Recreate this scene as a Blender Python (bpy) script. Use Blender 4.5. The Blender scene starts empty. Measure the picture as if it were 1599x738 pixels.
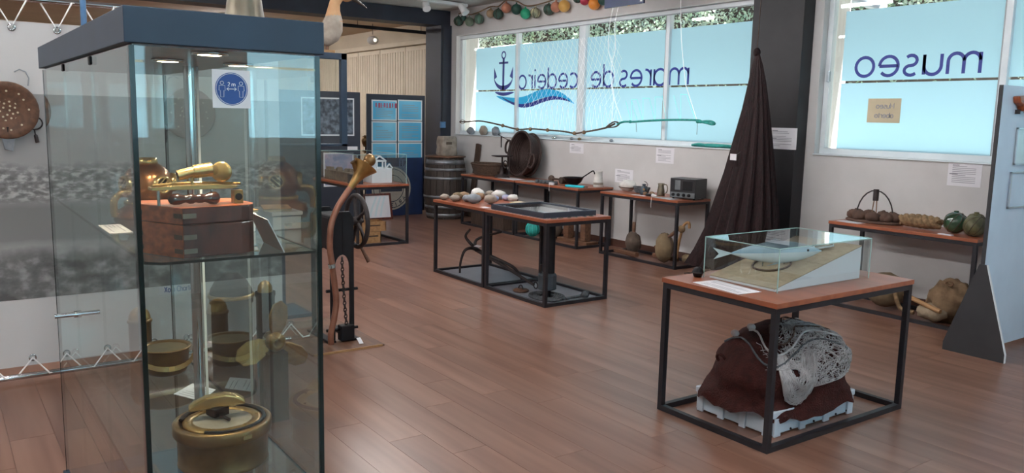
import bpy, math, random
from mathutils import Vector as V, Matrix, noise
random.seed(11)
sc = bpy.context.scene
col = sc.collection
R = math.radians
# ------------------------------------------------------------------ camera
CR = V((0.57688917, 0.81654389, 0.02132998)); CU = V((-0.12969854, 0.06578761, 0.98936863)); CF = V((-0.80645966, 0.57352251, -0.14385671))
CAM = V((0, 0, 1.6)); FPX = 1282.716
cd = bpy.data.cameras.new('camera'); cam = bpy.data.objects.new('camera', cd); col.objects.link(cam)
cd.sensor_width = 36; cd.lens = 36 * FPX / 1599; cd.clip_start = 0.05; cd.clip_end = 200
cam.matrix_world = Matrix(((CR.x, CU.x, -CF.x, CAM.x), (CR.y, CU.y, -CF.y, CAM.y), (CR.z, CU.z, -CF.z, CAM.z), (0, 0, 0, 1)))
sc.camera = cam
# ------------------------------------------------------------------ view, sky, sun
sc.view_settings.view_transform = 'Standard'; sc.view_settings.look = 'None'; sc.view_settings.gamma = 1
sc.view_settings.use_curve_mapping = False
sc.view_settings.exposure = 0.0
sc.cycles.transparent_max_bounces = 32; sc.cycles.max_bounces = 8; sc.cycles.diffuse_bounces = 4; sc.cycles.glossy_bounces = 5
sc.cycles.sample_clamp_indirect = 4; sc.cycles.denoising_prefilter = 'ACCURATE'; sc.cycles.use_denoising = True; sc.cycles.caustics_reflective = False; sc.cycles.caustics_refractive = False
w = bpy.data.worlds.new('sky'); sc.world = w; w.use_nodes = True
nt = w.node_tree; bg = nt.nodes['Background']
st = nt.nodes.new('ShaderNodeTexSky'); st.sky_type = 'NISHITA'; st.sun_disc = False; st.sun_elevation = R(40); st.sun_rotation = R(95); st.air_density = 1.0; st.dust_density = 1.0; st.ozone_density = 1.5
nt.links.new(st.outputs[0], bg.inputs[0]); bg.inputs[1].default_value = 0.4
sl = bpy.data.lights.new('sun', 'SUN'); sun = bpy.data.objects.new('sun', sl); col.objects.link(sun)
sl.energy = 36.0; sl.angle = R(1.0); sl.color = (1, .97, .93)
sun.rotation_euler = V((-.8, -.06, -.6)).to_track_quat('-Z', 'Y').to_euler(); sun.location = (6, 9, 8)
FILM_E, TUBE_E, SPOT_E = 0.12, 118.0, 60.0      # even glow added to the film, ceiling tubes, case spots
# ------------------------------------------------------------------ helpers
def P(px, py, ax, val):
    """point of a known plane (axis = value) that the photograph shows at a pixel"""
    d = CR * (px - 799.5) - CU * (py - 369) + CF * FPX
    return CAM + d * ((val - CAM[ax]) / d[ax])
def FL(px, py, z=0.0): return P(px, py, 2, z)
WL = {}
class MB:
    def __init__(s): s.v = []; s.f = []; s.sm = []
    def add(s, vs, fs, smooth=False):
        o = len(s.v); s.v += [V(p) for p in vs]; s.f += [tuple(i + o for i in f) for f in fs]; s.sm += [smooth] * len(fs); return s
    def box(s, x0, x1, y0, y1, z0, z1):
        return s.add([(x, y, z) for x in (x0, x1) for y in (y0, y1) for z in (z0, z1)], [(0, 1, 3, 2), (4, 6, 7, 5), (0, 4, 5, 1), (2, 3, 7, 6), (0, 2, 6, 4), (1, 5, 7, 3)])
    def obox(s, c, sx, sy, sz, M=None):
        M = M or Matrix.Identity(3); c = V(c)
        return s.add([c + M @ V((x * sx / 2, y * sy / 2, z * sz / 2)) for x in (-1, 1) for y in (-1, 1) for z in (-1, 1)], [(0, 1, 3, 2), (4, 6, 7, 5), (0, 4, 5, 1), (2, 3, 7, 6), (0, 2, 6, 4), (1, 5, 7, 3)])
    def bar(s, a, b, w, h=None, up=(0, 0, 1)):
        a, b = V(a), V(b); h = h or w; d = (b - a).normalized(); up = V(up)
        if abs(d.dot(up)) > .98: up = V((0, 1, 0))
        x = d.cross(up).normalized(); z = x.cross(d)
        M = Matrix((x, d, z)).transposed()
        return s.obox((a + b) / 2, w, (b - a).length, h, M)
    def tube(s, pts, r, n=8, closed=False, sy=1.0):
        pts = [V(p) for p in pts]; m = len(pts); rs = r if isinstance(r, (list, tuple)) else [r] * m
        up = None; rings = []
        for i, p in enumerate(pts):
            if closed: d = pts[(i + 1) % m] - pts[i - 1]
            else: d = pts[min(i + 1, m - 1)] - pts[max(i - 1, 0)]
            d.normalize()
            if up is None: up = V((0, 0, 1)) if abs(d.z) < .9 else V((1, 0, 0))
            x = d.cross(up)
            if x.length < 1e-4: x = d.orthogonal()
            x.normalize(); up = x.cross(d).normalized()
            rings.append([p + (x * math.cos(a) + up * math.sin(a) * sy) * rs[i] for a in [2 * math.pi * k / n for k in range(n)]])
        vs = [q for g in rings for q in g]; fs = []
        for i in range(m if closed else m - 1):
            j = (i + 1) % m
            fs += [(i * n + k, i * n + (k + 1) % n, j * n + (k + 1) % n, j * n + k) for k in range(n)]
        s.add(vs, fs, True)
        if not closed:
            s.add(rings[0], [tuple(reversed(range(n)))]); s.add(rings[-1], [tuple(range(n))])
        return s
    def cyl(s, a, b, r0, r1=None, n=16): return s.tube([a, b], [r0, r1 if r1 is not None else r0], n)
    def lathe(s, prof, c=(0, 0, 0), n=24, M=None, smooth=True, ring=False):
        M = M or Matrix.Identity(3); c = V(c); vs = []; fs = []
        if ring: prof = list(prof) + [prof[0]]
        for r, z in prof: vs += [c + M @ V((r * math.cos(2 * math.pi * k / n), r * math.sin(2 * math.pi * k / n), z)) for k in range(n)]
        for i in range(len(prof) - 1): fs += [(i * n + k, i * n + (k + 1) % n, (i + 1) * n + (k + 1) % n, (i + 1) * n + k) for k in range(n)]
        s.add(vs, fs, smooth)
        if ring: return s
        if len(prof) == 2 and prof[0][0] < 1e-4: return s
        if prof[0][0] > 1e-4: s.add(vs[:n], [tuple(reversed(range(n)))])
        if prof[-1][0] > 1e-4: s.add(vs[-n:], [tuple(range(n))])
        return s
    def sph(s, c, r, nu=16, nv=10, M=None, amp=0, fr=3, seed=0):
        r = r if isinstance(r, (tuple, list)) else (r, r, r); M = M or Matrix.Identity(3); c = V(c); vs = []; fs = []
        for i in range(nv + 1):
            t = math.pi * i / nv
            for k in range(nu):
                p = 2 * math.pi * k / nu; d = V((math.sin(t) * math.cos(p), math.sin(t) * math.sin(p), math.cos(t)))
                g = 1 + (amp * noise.noise(d * fr + V((seed * 7.1, seed * 3.3, seed))) if amp else 0)
                vs.append(c + M @ V((d.x * r[0] * g, d.y * r[1] * g, d.z * r[2] * g)))
        for i in range(nv): fs += [(i * nu + k, (i + 1) * nu + k, (i + 1) * nu + (k + 1) % nu, i * nu + (k + 1) % nu) for k in range(nu)]
        return s.add(vs, fs, True)
    def prism(s, poly, M, d, c=(0, 0, 0)):
        n = len(poly); c = V(c); vs = [c + M @ V((x, y, 0)) for x, y in poly] + [c + M @ V((x, y, d)) for x, y in poly]
        return s.add(vs, [tuple(reversed(range(n))), tuple(range(n, 2 * n))] + [(i, (i + 1) % n, n + (i + 1) % n, n + i) for i in range(n)])
    def ribbon(s, pts, w, M, c, d=.002, closed=False):
        """flat stroke of width w along 2D points, in the frame M at c"""
        n = len(pts); L = []; Q = []; c = V(c)
        for i in range(n):
            a = pts[(i - 1) % n] if closed or i else pts[i]; b = pts[(i + 1) % n] if closed or i < n - 1 else pts[i]
            dx, dy = b[0] - a[0], b[1] - a[1]; l = math.hypot(dx, dy) or 1; nx, ny = -dy / l * w / 2, dx / l * w / 2
            L.append((pts[i][0] + nx, pts[i][1] + ny)); Q.append((pts[i][0] - nx, pts[i][1] - ny))
        vs = []
        for z in (0, d): vs += [c + M @ V((x, y, z)) for x, y in L] + [c + M @ V((x, y, z)) for x, y in Q]
        fs = []; m = n if closed else n - 1
        for i in range(m):
            j = (i + 1) % n
            fs += [(i, j, n + j, n + i), (2 * n + i, 3 * n + i, 3 * n + j, 2 * n + j), (i, 2 * n + i, 2 * n + j, j), (n + i, n + j, 3 * n + j, 3 * n + i)]
        return s.add(vs, fs)
    def rest(s, z):
        dz = z - min(p.z for p in s.v); s.v = [p + V((0, 0, dz)) for p in s.v]; return s
    def build(s, name, mat, parent=None, label=None, cat=None, group=None, kind=None, bevel=0, sub=0):
        me = bpy.data.meshes.new(name)
        if parent is not None: org = V((0, 0, 0)); base = WL[parent.name]
        else:
            xs = [p.x for p in s.v]; ys = [p.y for p in s.v]; base = V(((min(xs) + max(xs)) / 2, (min(ys) + max(ys)) / 2, min(p.z for p in s.v)))
        me.from_pydata([p - base for p in s.v], [], s.f); me.update()
        me.polygons.foreach_set('use_smooth', s.sm)
        me.materials.append(M_[mat] if isinstance(mat, str) else mat)
        o = bpy.data.objects.new(name, me); col.objects.link(o)
        if parent is not None: o.parent = parent; WL[o.name] = base
        else: o.location = base; WL[o.name] = base
        if bevel:
            b = o.modifiers.new('edge', 'BEVEL'); b.width = bevel; b.segments = 2; b.limit_method = 'ANGLE'
        if sub:
            b = o.modifiers.new('smooth', 'SUBSURF'); b.levels = sub; b.render_levels = sub
        return tag(o, label, cat, group, kind)
def tag(o, label=None, cat=None, group=None, kind=None):
    for k, v in (('label', label), ('category', cat), ('group', group), ('kind', kind)):
        if v: o[k] = v
    return o
def thing(name, loc, label, cat, group=None):
    o = bpy.data.objects.new(name, None); col.objects.link(o); o.location = loc; o.empty_display_size = .05; WL[o.name] = V(loc)
    return tag(o, label, cat, group)
def rz(a): return Matrix.Rotation(a, 3, 'Z')
def frame(x, y):
    x = V(x).normalized(); y = V(y); y = (y - x * y.dot(x)).normalized(); return Matrix((x, y, x.cross(y))).transposed()
WALLM = frame((1, 0, 0), (0, 0, 1))        # faces -y (towards the room): local x = +x, local y = up, local z = -y
WALLX = frame((0, 1, 0), (0, 0, 1))        # faces +x: local x = +y, local y = up, local z = +x
FLATM = Matrix.Identity(3)
def arc(cx, cy, r, a0, a1, n=14, ry=None): return [(cx + r * math.cos(R(a0 + (a1 - a0) * i / n)), cy + (ry or r) * math.sin(R(a0 + (a1 - a0) * i / n))) for i in range(n + 1)]
# ------------------------------------------------------------------ stroke lettering: x-height 1
G = {
 'o': (1, [arc(.5, .5, .5, 0, 360, 24)]), 'c': (.85, [arc(.5, .5, .5, 50, 310)]), 'e': (1, [[(0, .5), (1, .5)], arc(.5, .5, .5, 0, 318, 22)]),
 'a': (1, [arc(.5, .5, .5, 0, 360, 24), [(1, 1), (1, 0)]]), 'd': (1, [arc(.5, .5, .5, 0, 360, 24), [(1, 1.5), (1, 0)]]), 'b': (1, [arc(.5, .5, .5, 0, 360, 24), [(0, 1.5), (0, 0)]]),
 'i': (.1, [[(0.05, 1), (.05, 0)], [(.05, 1.28), (.05, 1.42)]]), 'r': (.5, [[(0, 1), (0, 0)], arc(.45, .55, .45, 180, 85, 8)]),
 'm': (1.5, [[(0, 1), (0, 0)], arc(.375, .62, .375, 180, 0, 10) + [(.75, 0)], arc(1.125, .62, .375, 180, 0, 10) + [(1.5, 0)]]),
 'n': (.8, [[(0, 1), (0, 0)], arc(.4, .6, .4, 180, 0, 10) + [(.8, 0)]]), 'h': (.8, [[(0, 1.5), (0, 0)], arc(.4, .6, .4, 180, 0, 10) + [(.8, 0)]]),
 'u': (.85, [[(0, 1)] + arc(.425, .42, .425, 180, 360, 12) + [(.85, 1)], [(.85, 1), (.85, 0)]]),
 's': (.7, [arc(.35, .74, .3, 40, 270, 10, .26) + arc(.35, .24, .33, 90, -140, 10, .25)[1:]]), 't': (.5, [[(.25, 1.4), (.25, .1), (.45, 0)], [(0, 1), (.5, 1)]]),
 'x': (.7, [[(0, 1), (.7, 0)], [(0, 0), (.7, 1)]]), 'M': (1.2, [[(0, 0), (0, 1.5), (.6, .5), (1.2, 1.5), (1.2, 0)]]),
 'C': (1.1, [arc(.65, .75, .65, 50, 310, 16, .75)]), 'X': (1, [[(0, 1.5), (1, 0)], [(0, 0), (1, 1.5)]]), 'E': (.8, [[(.8, 1.5), (0, 1.5), (0, 0), (.8, 0)], [(0, .75), (.7, .75)]]),
 'D': (1, [[(0, 0), (0, 1.5), (.4, 1.5)] + arc(.4, .75, .6, 90, -90, 10, .75) + [(0, 0)]]), 'I': (.1, [[(.05, 0), (.05, 1.5)]]), 'R': (.9, [[(0, 0), (0, 1.5), (.5, 1.5)] + arc(.5, 1.1, .4, 90, -90, 8, .4) + [(0, .7)], [(.45, .7), (.9, 0)]]),
 'A': (1.1, [[(0, 0), (.55, 1.5), (1.1, 0)], [(.2, .5), (.9, .5)]]), '2': (.8, [arc(.4, 1.1, .4, 160, -30, 10) + [(0, 0), (.8, 0)]]), ' ': (.35, []),
}
def text(mb, s, M, c, h, w, gap=.32, mirror=False, width=None, d=.002):
    """lettering of x-height h; mirror writes it as seen from behind; width stretches the line"""
    tot = sum(G[k][0] for k in s) + gap * (len(s) - 1); sx = (width / (tot * h)) if width else 1; x = 0
    for k in s:
        gw, st_ = G[k]
        for q in st_:
            pts = [((x + a) * h * sx, b * h) for a, b in q]
            if mirror: pts = [(tot * h * sx - a, b) for a, b in pts]
            cl = math.hypot(pts[0][0] - pts[-1][0], pts[0][1] - pts[-1][1]) < 1e-5
            mb.ribbon(pts[:-1] if cl else pts, w, M, c, d, cl)
        x += gw + gap
    return mb
def print_lines(mb, M, c, w, h, rows, th, seed=0, d=.0012):
    rd = random.Random(seed)
    for i in range(rows):
        y = h * (1 - (i + .5) / rows)
        if rd.random() < .12: continue
        e = w * (1 if rd.random() < .7 else rd.uniform(.35, .9))
        mb.ribbon([(0, y), (e, y)], th, M, c, d)
    return mb
# ------------------------------------------------------------------ materials
M_ = {}
def lin(h):
    h = h.lstrip('#'); return tuple(((c / 12.92) if c <= .04045 else ((c + .055) / 1.055) ** 2.4) for c in (int(h[i:i + 2], 16) / 255 for i in (0, 2, 4))) + (1,)
def pm(name, c1, c2=None, scale=8, rough=.5, metal=0, bump=0, bs=None, stretch=(1, 1, 1), detail=4, spec=.5, rand=0, coat=0, lo=.35, hi=.65, sheen=0, trans=0):
    m = bpy.data.materials.new(name); m.use_nodes = True; n = m.node_tree.nodes; l = m.node_tree.links; b = n['Principled BSDF']
    b.inputs['Base Color'].default_value = lin(c1); b.inputs['Roughness'].default_value = rough; b.inputs['Metallic'].default_value = metal
    b.inputs['Specular IOR Level'].default_value = spec; b.inputs['Coat Weight'].default_value = coat; b.inputs['Sheen Weight'].default_value = sheen
    b.inputs['Transmission Weight'].default_value = trans
    if c2 or bump:
        tc = n.new('ShaderNodeTexCoord'); mp = n.new('ShaderNodeMapping'); mp.inputs['Scale'].default_value = stretch; l.new(tc.outputs['Object'], mp.inputs[0])
    if c2:
        t = n.new('ShaderNodeTexNoise'); t.inputs['Scale'].default_value = scale; t.inputs['Detail'].default_value = detail; l.new(mp.outputs[0], t.inputs[0])
        r = n.new('ShaderNodeValToRGB'); r.color_ramp.elements[0].position = lo; r.color_ramp.elements[1].position = hi
        r.color_ramp.elements[0].color = lin(c1); r.color_ramp.elements[1].color = lin(c2); l.new(t.outputs[0], r.inputs[0]); out = r.outputs[0]
        if rand:
            oi = n.new('ShaderNodeObjectInfo'); hs = n.new('ShaderNodeHueSaturation'); mr = n.new('ShaderNodeMapRange'); mr.inputs['To Min'].default_value = 1 - rand; mr.inputs['To Max'].default_value = 1 + rand
            l.new(oi.outputs['Random'], mr.inputs[0]); l.new(mr.outputs[0], hs.inputs['Value']); l.new(out, hs.inputs['Color']); out = hs.outputs[0]
            ad = n.new('ShaderNodeVectorMath'); cb = n.new('ShaderNodeCombineXYZ'); ml = n.new('ShaderNodeMath'); ml.operation = 'MULTIPLY'; ml.inputs[1].default_value = 40
            l.new(oi.outputs['Random'], ml.inputs[0]); l.new(ml.outputs[0], cb.inputs[0]); l.new(ml.outputs[0], cb.inputs[2]); l.new(mp.outputs[0], ad.inputs[0]); l.new(cb.outputs[0], ad.inputs[1]); l.new(ad.outputs[0], t.inputs[0])
        l.new(out, b.inputs['Base Color'])
    if bump:
        t2 = n.new('ShaderNodeTexNoise'); t2.inputs['Scale'].default_value = bs or scale * 3; t2.inputs['Detail'].default_value = 3; l.new(mp.outputs[0], t2.inputs[0])
        bp = n.new('ShaderNodeBump'); bp.inputs['Strength'].default_value = bump; bp.inputs['Distance'].default_value = .01; l.new(t2.outputs[0], bp.inputs['Height']); l.new(bp.outputs[0], b.inputs['Normal'])
    M_[name] = m; return m
def glassmat(name, tint, refl=1.0):
    m = bpy.data.materials.new(name); m.use_nodes = True; n = m.node_tree.nodes; l = m.node_tree.links; n.clear()
    o = n.new('ShaderNodeOutputMaterial'); mx = n.new('ShaderNodeMixShader'); tr = n.new('ShaderNodeBsdfTransparent'); gl = n.new('ShaderNodeBsdfGlossy')
    tr.inputs[0].default_value = tint; gl.inputs['Roughness'].default_value = 0.0; gl.inputs[0].default_value = (.95, 1, 1, 1)
    fr = n.new('ShaderNodeFresnel'); fr.inputs[0].default_value = 1.5; ge = n.new('ShaderNodeNewGeometry')
    def mth(op, x, y):
        q = n.new('ShaderNodeMath'); q.operation = op
        for i_, v_ in enumerate((x, y)):
            if isinstance(v_, (int, float)): q.inputs[i_].default_value = v_
            else: l.new(v_, q.inputs[i_])
        return q
    # both surfaces of a pane reflect: 2R / (1 + R), counted once on entering
    mu = mth('MULTIPLY', mth('DIVIDE', mth('MULTIPLY', fr.outputs[0], 2.0).outputs[0], mth('ADD', fr.outputs[0], 1.0).outputs[0]).outputs[0], mth('SUBTRACT', 1.0, ge.outputs['Backfacing']).outputs[0])
    l.new(mu.outputs[0], mx.inputs[0]); l.new(tr.outputs[0], mx.inputs[1]); l.new(gl.outputs[0], mx.inputs[2]); l.new(mx.outputs[0], o.inputs[0]); M_[name] = m
def emit(name, c, e):
    m = bpy.data.materials.new(name); m.use_nodes = True; n = m.node_tree.nodes; b = n['Principled BSDF']
    b.inputs['Base Color'].default_value = c; b.inputs['Emission Color'].default_value = c; b.inputs['Emission Strength'].default_value = e; M_[name] = m
glassmat('clear_glass', (.93, .965, .955, 1)); glassmat('case_glass', (.88, .925, .915, 1)); glassmat('acrylic', (.955, .975, .97, 1))
pm('glass_edge', '#0b1a1a', rough=.15, spec=.35); pm('glass_edge_light', '#a9c9c4', rough=.15)
emit('tube_light', (1, .99, .985, 1), TUBE_E); emit('spot_light', (1, .78, .5, 1), SPOT_E)
emit('pendant_glow', (1, .9, .7, 1), 4)
# frosted window film: passes daylight diffusely, with an even glow added
m = bpy.data.materials.new('frosted_film'); m.use_nodes = True; n = m.node_tree.nodes; l = m.node_tree.links; n.clear(); M_['frosted_film'] = m
o = n.new('ShaderNodeOutputMaterial'); a1 = n.new('ShaderNodeAddShader'); a2 = n.new('ShaderNodeMixShader'); tl = n.new('ShaderNodeBsdfTranslucent'); df = n.new('ShaderNodeBsdfDiffuse'); em = n.new('ShaderNodeEmission')
tl.inputs[0].default_value = (.60, .79, .89, 1); df.inputs[0].default_value = lin('#9fc4cf'); em.inputs[0].default_value = lin('#dceaf0'); em.inputs[1].default_value = FILM_E; a2.inputs[0].default_value = .12
l.new(tl.outputs[0], a2.inputs[1]); l.new(df.outputs[0], a2.inputs[2]); l.new(a2.outputs[0], a1.inputs[0]); l.new(em.outputs[0], a1.inputs[1]); l.new(a1.outputs[0], o.inputs[0])
pm('wall_white', '#cbc8c7', '#c4c1c0', 3, .85, bump=.03, bs=60)
pm('wall_beige', '#d2c3ad', '#c9baa5', 2, .8); pm('panel_beige', '#dccfb9', '#d4c6b0', 3, .6); pm('brass_dull', '#86714f', '#6f5c3f', 9, .45, metal=.3); pm('grey_board', '#86838c', '#7d7a83', 5, .35)
pm('ceiling_white', '#c9c7c4', '#c2c0bd', 2, .9); pm('navy_dark', '#262a38', '#20232e', 4, .55); pm('navy', '#1f344a', '#1b2f43', 5, .5); pm('black_paint', '#1b1a1e', '#232125', 5, .6)
pm('board_dark', '#2b2f3c', '#30343f', 6, .6); pm('upvc', '#dfe6ea', '#d5dde2', 5, .35); pm('frame_grey', '#9aa0a5', rough=.4); pm('brown_dark', '#3a302b', '#443730', 4, .6)
pm('oak_floor', '#684639', '#8f6a5a', 2.6, .31, stretch=(.3, 4, 4), detail=2, rand=.07, spec=.5, lo=.25, hi=.75); pm('joint_dark', '#4a3228', rough=.7)
pm('baseboard', '#4a3028', '#58392e', 4, .5, stretch=(.5, 4, 4)); pm('cherry_top', '#9c5a3e', '#8a4c35', 3, .34, stretch=(1, 6, 6), detail=5); pm('cherry_edge', '#8c4a30', rough=.45)
pm('black_metal', '#1d1c20', '#232228', 20, .45, spec=.4); pm('chrome', '#c8cacc', rough=.12, metal=1); pm('brass', '#b9925a', '#957244', 12, .3, metal=.75); pm('brass_old', '#92714a', '#6d5231', 9, .36, metal=.7, bump=.05)
pm('brass_bright', '#d9b982', '#c39f66', 12, .24, metal=.75); pm('copper', '#9c6c58', '#845746', 10, .42, metal=.6); pm('copper_helmet', '#b37c58', '#96623f', 7, .26, metal=.75)
pm('paper', '#e4e2e6', '#dcd9de', 4, .8); pm('paper_cream', '#cfc1a4', '#c5b79a', 5, .8); pm('ink', '#a3a1a8', rough=.8); pm('ink_dark', '#85848d', rough=.8); pm('logo_blue', '#1f2f8c', rough=.5); pm('logo_cyan', '#16b4ea', rough=.5)
pm('sign_blue', '#1f4a8f', rough=.5); pm('white_paint', '#e6e7ea', rough=.6); pm('wood_red', '#6e3528', '#3f1d19', 9, .3, stretch=(3, 3, 1), detail=6, coat=.25); pm('wood_orange', '#a9572f', '#74361f', 14, .36, stretch=(3, 1, 4), detail=5, coat=.2)
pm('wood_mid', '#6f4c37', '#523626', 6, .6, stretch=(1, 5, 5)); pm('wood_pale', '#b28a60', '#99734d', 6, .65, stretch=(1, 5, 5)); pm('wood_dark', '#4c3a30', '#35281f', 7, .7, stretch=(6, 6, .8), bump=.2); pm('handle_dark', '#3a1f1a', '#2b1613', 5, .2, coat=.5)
pm('barrel_wood', '#3c312b', '#2a221e', 6, .7, stretch=(8, 8, .7), bump=.2, rand=.12); pm('hoop', '#8d9096', '#6b6a6b', 8, .45, metal=.6)
pm('stone', '#a2968a', '#7d7268', 9, .9, bump=.5); pm('stone_grey', '#8d9299', '#6c7076', 8, .85, bump=.4); pm('stone_dark', '#57493f', '#423730', 10, .9, bump=.5); pm('stone_ochre', '#7f6c52', '#62523d', 9, .9, bump=.5)
pm('wicker', '#3d2823', '#241714', 60, .65, bump=.7, bs=90, stretch=(1, 1, 2.5)); pm('wicker_brown', '#5d4738', '#3d2d24', 50, .75, bump=.6, bs=80, stretch=(1, 1, 3))
pm('rope_tan', '#8a6f50', '#69533a', 40, .85, bump=.5, bs=90); pm('rope_dark', '#55443a', '#41332c', 40, .9, bump=.5, bs=90); pm('rope_white', '#e6e4e0', rough=.8); pm('rope_teal', '#2f9d93', '#23827c', 30, .7, bump=.3); pm('rope_teal_bright', '#35c4bc', '#25a39f', 30, .6)
pm('rope_grey', '#55585c', '#3c3f43', 40, .85, bump=.5, bs=80); pm('iron', '#2b2526', '#3a3130', 18, .6, metal=.4, bump=.25); pm('iron_black', '#0d0c10', '#141317', 14, .55, spec=.25); pm('lead_grey', '#4a545c', '#3b444b', 10, .5, metal=.3, bump=.1)
pm('net_brown', '#261012', '#140809', 60, .6, bump=.9, bs=140, stretch=(1, 1, .3), spec=.25); pm('net_red', '#3d1a17', '#2a100d', 26, .85, bump=.7, bs=120, spec=.2); pm('net_white', '#bdb8b8', '#a8a2a2', 20, .8); pm('cork', '#8d7258', '#765d47', 14, .85, bump=.4)
pm('crate_white', '#c9d0da', '#bcc3cd', 5, .45); pm('canvas', '#a3937c', '#94846e', 30, .9, bump=.3); pm('fish_blue', '#9fb8c6', '#7f9fb2', 5, .3, coat=.4); pm('fish_white', '#cfdde2', rough=.3, coat=.4); pm('steel', '#b9c2c0', rough=.25, metal=.9)
pm('panel_grey', '#cfdcec', '#c8d5e6', 4, .6); pm('panel_edge', '#26262a', rough=.6); pm('foot_black', '#2b2a2d', '#252427', 8, .7); pm('alu', '#c9d3da', rough=.35, metal=.7); pm('poster_blue', '#58b4dd', '#8fd4ec', 1.6, .35, detail=1); pm('poster_red', '#b4506a', rough=.5)
pm('photo_bw', '#2d3440', '#8f98a6', 14, .35, detail=6, lo=.4, hi=.75); pm('photo_blue', '#6a8ab0', '#b9a7bd', 8, .35); pm('emblem', '#a59d92', '#978f84', 10, .7); pm('blue_board', '#1f2f55', '#1b2948', 5, .5); pm('model_white', '#e3e7ee', rough=.6); pm('model_stone', '#5b5049', '#7b6c5f', 22, .9, bump=.4)
pm('bottle_green', '#1f3b26', '#34503a', 6, .12, coat=.5); pm('moss_float', '#3f3d24', '#6a6545', 14, .5, bump=.4); pm('rust_clay', '#5a4237', '#46332b', 12, .9, bump=.5); pm('radio_black', '#1c1d20', rough=.4); pm('radio_face', '#7e8386', '#6a6f72', 9, .4, metal=.4)
pm('bird_white', '#b3a79b', '#988c80', 12, .85, bump=.2); pm('bird_tan', '#b98a60', '#c9a079', 8, .8); pm('galvanised', '#6a6256', '#88806f', 7, .45, metal=.7); pm('hose_blue', '#5a83ad', '#4d749c', 30, .6); pm('cyan_plastic', '#22c3d6', rough=.35); pm('cloth_white', '#d8d4cf', '#c5c1bc', 12, .9); pm('banner_white', '#dcdad9', '#d7d5d4', 2, .7)
pm('leather', '#7a5b42', '#62472f', 10, .8, bump=.3); pm('sack', '#7d644a', '#5e4a35', 12, .85, bump=.4); pm('plastic_white', '#dcdcdc', rough=.5); pm('hedge', '#8fae8a', '#dfe6d2', 3, .8, detail=8); pm('pavement', '#e2e0da', '#d8d6d0', 4, .9); pm('render_white', '#f0efec', '#e8e7e3', 3, .8)

m = bpy.data.materials.new('net_fine'); m.use_nodes = True; n = m.node_tree.nodes; l = m.node_tree.links; n.clear(); M_['net_fine'] = m
o = n.new('ShaderNodeOutputMaterial'); a1 = n.new('ShaderNodeAddShader'); tl = n.new('ShaderNodeBsdfTranslucent'); df = n.new('ShaderNodeBsdfDiffuse'); tl.inputs[0].default_value = (.62, .64, .64, 1); df.inputs[0].default_value = (.8, .8, .8, 1)
l.new(tl.outputs[0], a1.inputs[0]); l.new(df.outputs[0], a1.inputs[1]); l.new(a1.outputs[0], o.inputs[0]); M_['rope_white'] = m
m = bpy.data.materials.new('teal_fine'); m.use_nodes = True; n = m.node_tree.nodes; l = m.node_tree.links; n.clear(); M_['teal_fine'] = m
o = n.new('ShaderNodeOutputMaterial'); a1 = n.new('ShaderNodeAddShader'); tl = n.new('ShaderNodeBsdfTranslucent'); df = n.new('ShaderNodeBsdfDiffuse'); tl.inputs[0].default_value = (.2, .6, .6, 1); df.inputs[0].default_value = (.25, .8, .78, 1)
l.new(tl.outputs[0], a1.inputs[0]); l.new(df.outputs[0], a1.inputs[1]); l.new(a1.outputs[0], o.inputs[0])
# ================================================================== the setting
def struct(mb, name, mat, parent=None, bevel=0, kind='structure'):
    return mb.build(name, mat, parent, kind=(kind if parent is None else None), bevel=bevel)
WY = 7.07
floor = struct(MB().box(-18, 3.2, -4, WY + .43, -.12, -.006), 'floor', 'joint_dark')
PW, PL = .192, 1.28
def plank_mesh():
    b = MB(); b.box(-PL / 2 + .0007, PL / 2 - .0007, -PW / 2 + .0007, PW / 2 - .0007, -.006, 0)
    return b
pmesh = bpy.data.meshes.new('plank'); pb = plank_mesh(); pmesh.from_pydata(pb.v, [], pb.f); pmesh.materials.append(M_['oak_floor'])
spots = []
rd = random.Random(3); row = 0; y = -3.9
while y < WY:
    x = -17.9 + rd.choice([0, .32, .64, .96]) + rd.uniform(-.05, .05)
    while x < 2.6: spots.append((x + PL / 2, y)); x += PL
    y += PW
def seen(p):
    d = V((p[0], p[1], 0)) - CAM; z = d.dot(CF)
    if z < .3: return None
    u_, v_ = 799.5 + FPX * d.dot(CR) / z, 369 - FPX * d.dot(CU) / z
    return z if -150 < u_ < 1750 and 0 < v_ < 900 else None
vis = sorted([(seen(p), p) for p in spots if seen(p)]); near = [p for _, p in vis[:300]]; ns = set(near); rest = MB()
for p in spots:
    if p in ns:
        ob = bpy.data.objects.new('plank', pmesh); col.objects.link(ob); ob.parent = floor; ob.location = V((p[0], p[1], 0)) - WL['floor']
    else: rest.box(p[0] - PL / 2, p[0] + PL / 2, p[1] - PW / 2, p[1] + PW / 2, -.006, 0)
rest.build('plank_field', 'oak_floor', floor, kind='stuff')

# window wall with its openings
ZS, ZT = 1.31, 2.87
W1, W2 = (-11.6, -5.52), (-4.88, .6)
wb = MB(); wb.box(-12.25, 3.2, WY, WY + .22, 0, ZS); wb.box(-12.25, 3.2, WY, WY + .43, ZT, 3.28)
for a, b in ((-12.25, W1[0]), (W1[1], W2[0]), (W2[1], 3.2)): wb.box(a, b, WY, WY + .43, ZS, ZT)
struct(wb, 'wall_window', 'wall_white')
struct(MB().box(-18, -12.25, WY, WY + .43, 0, 3.28), 'wall_far_side', 'wall_beige')
wb = MB(); wb.box(3.2, 3.6, -4, WY, 0, ZS).box(3.2, 3.6, -4, WY, 2.6, 3.28)
W3, W4 = (-.9, 1.58), (2.32, 5.4)
for a, b in ((-4, W3[0]), (W3[1], W4[0]), (W4[1], WY)): wb.box(3.2, 3.6, a, b, ZS, 2.6)
struct(wb, 'wall_behind', 'wall_white')
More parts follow.
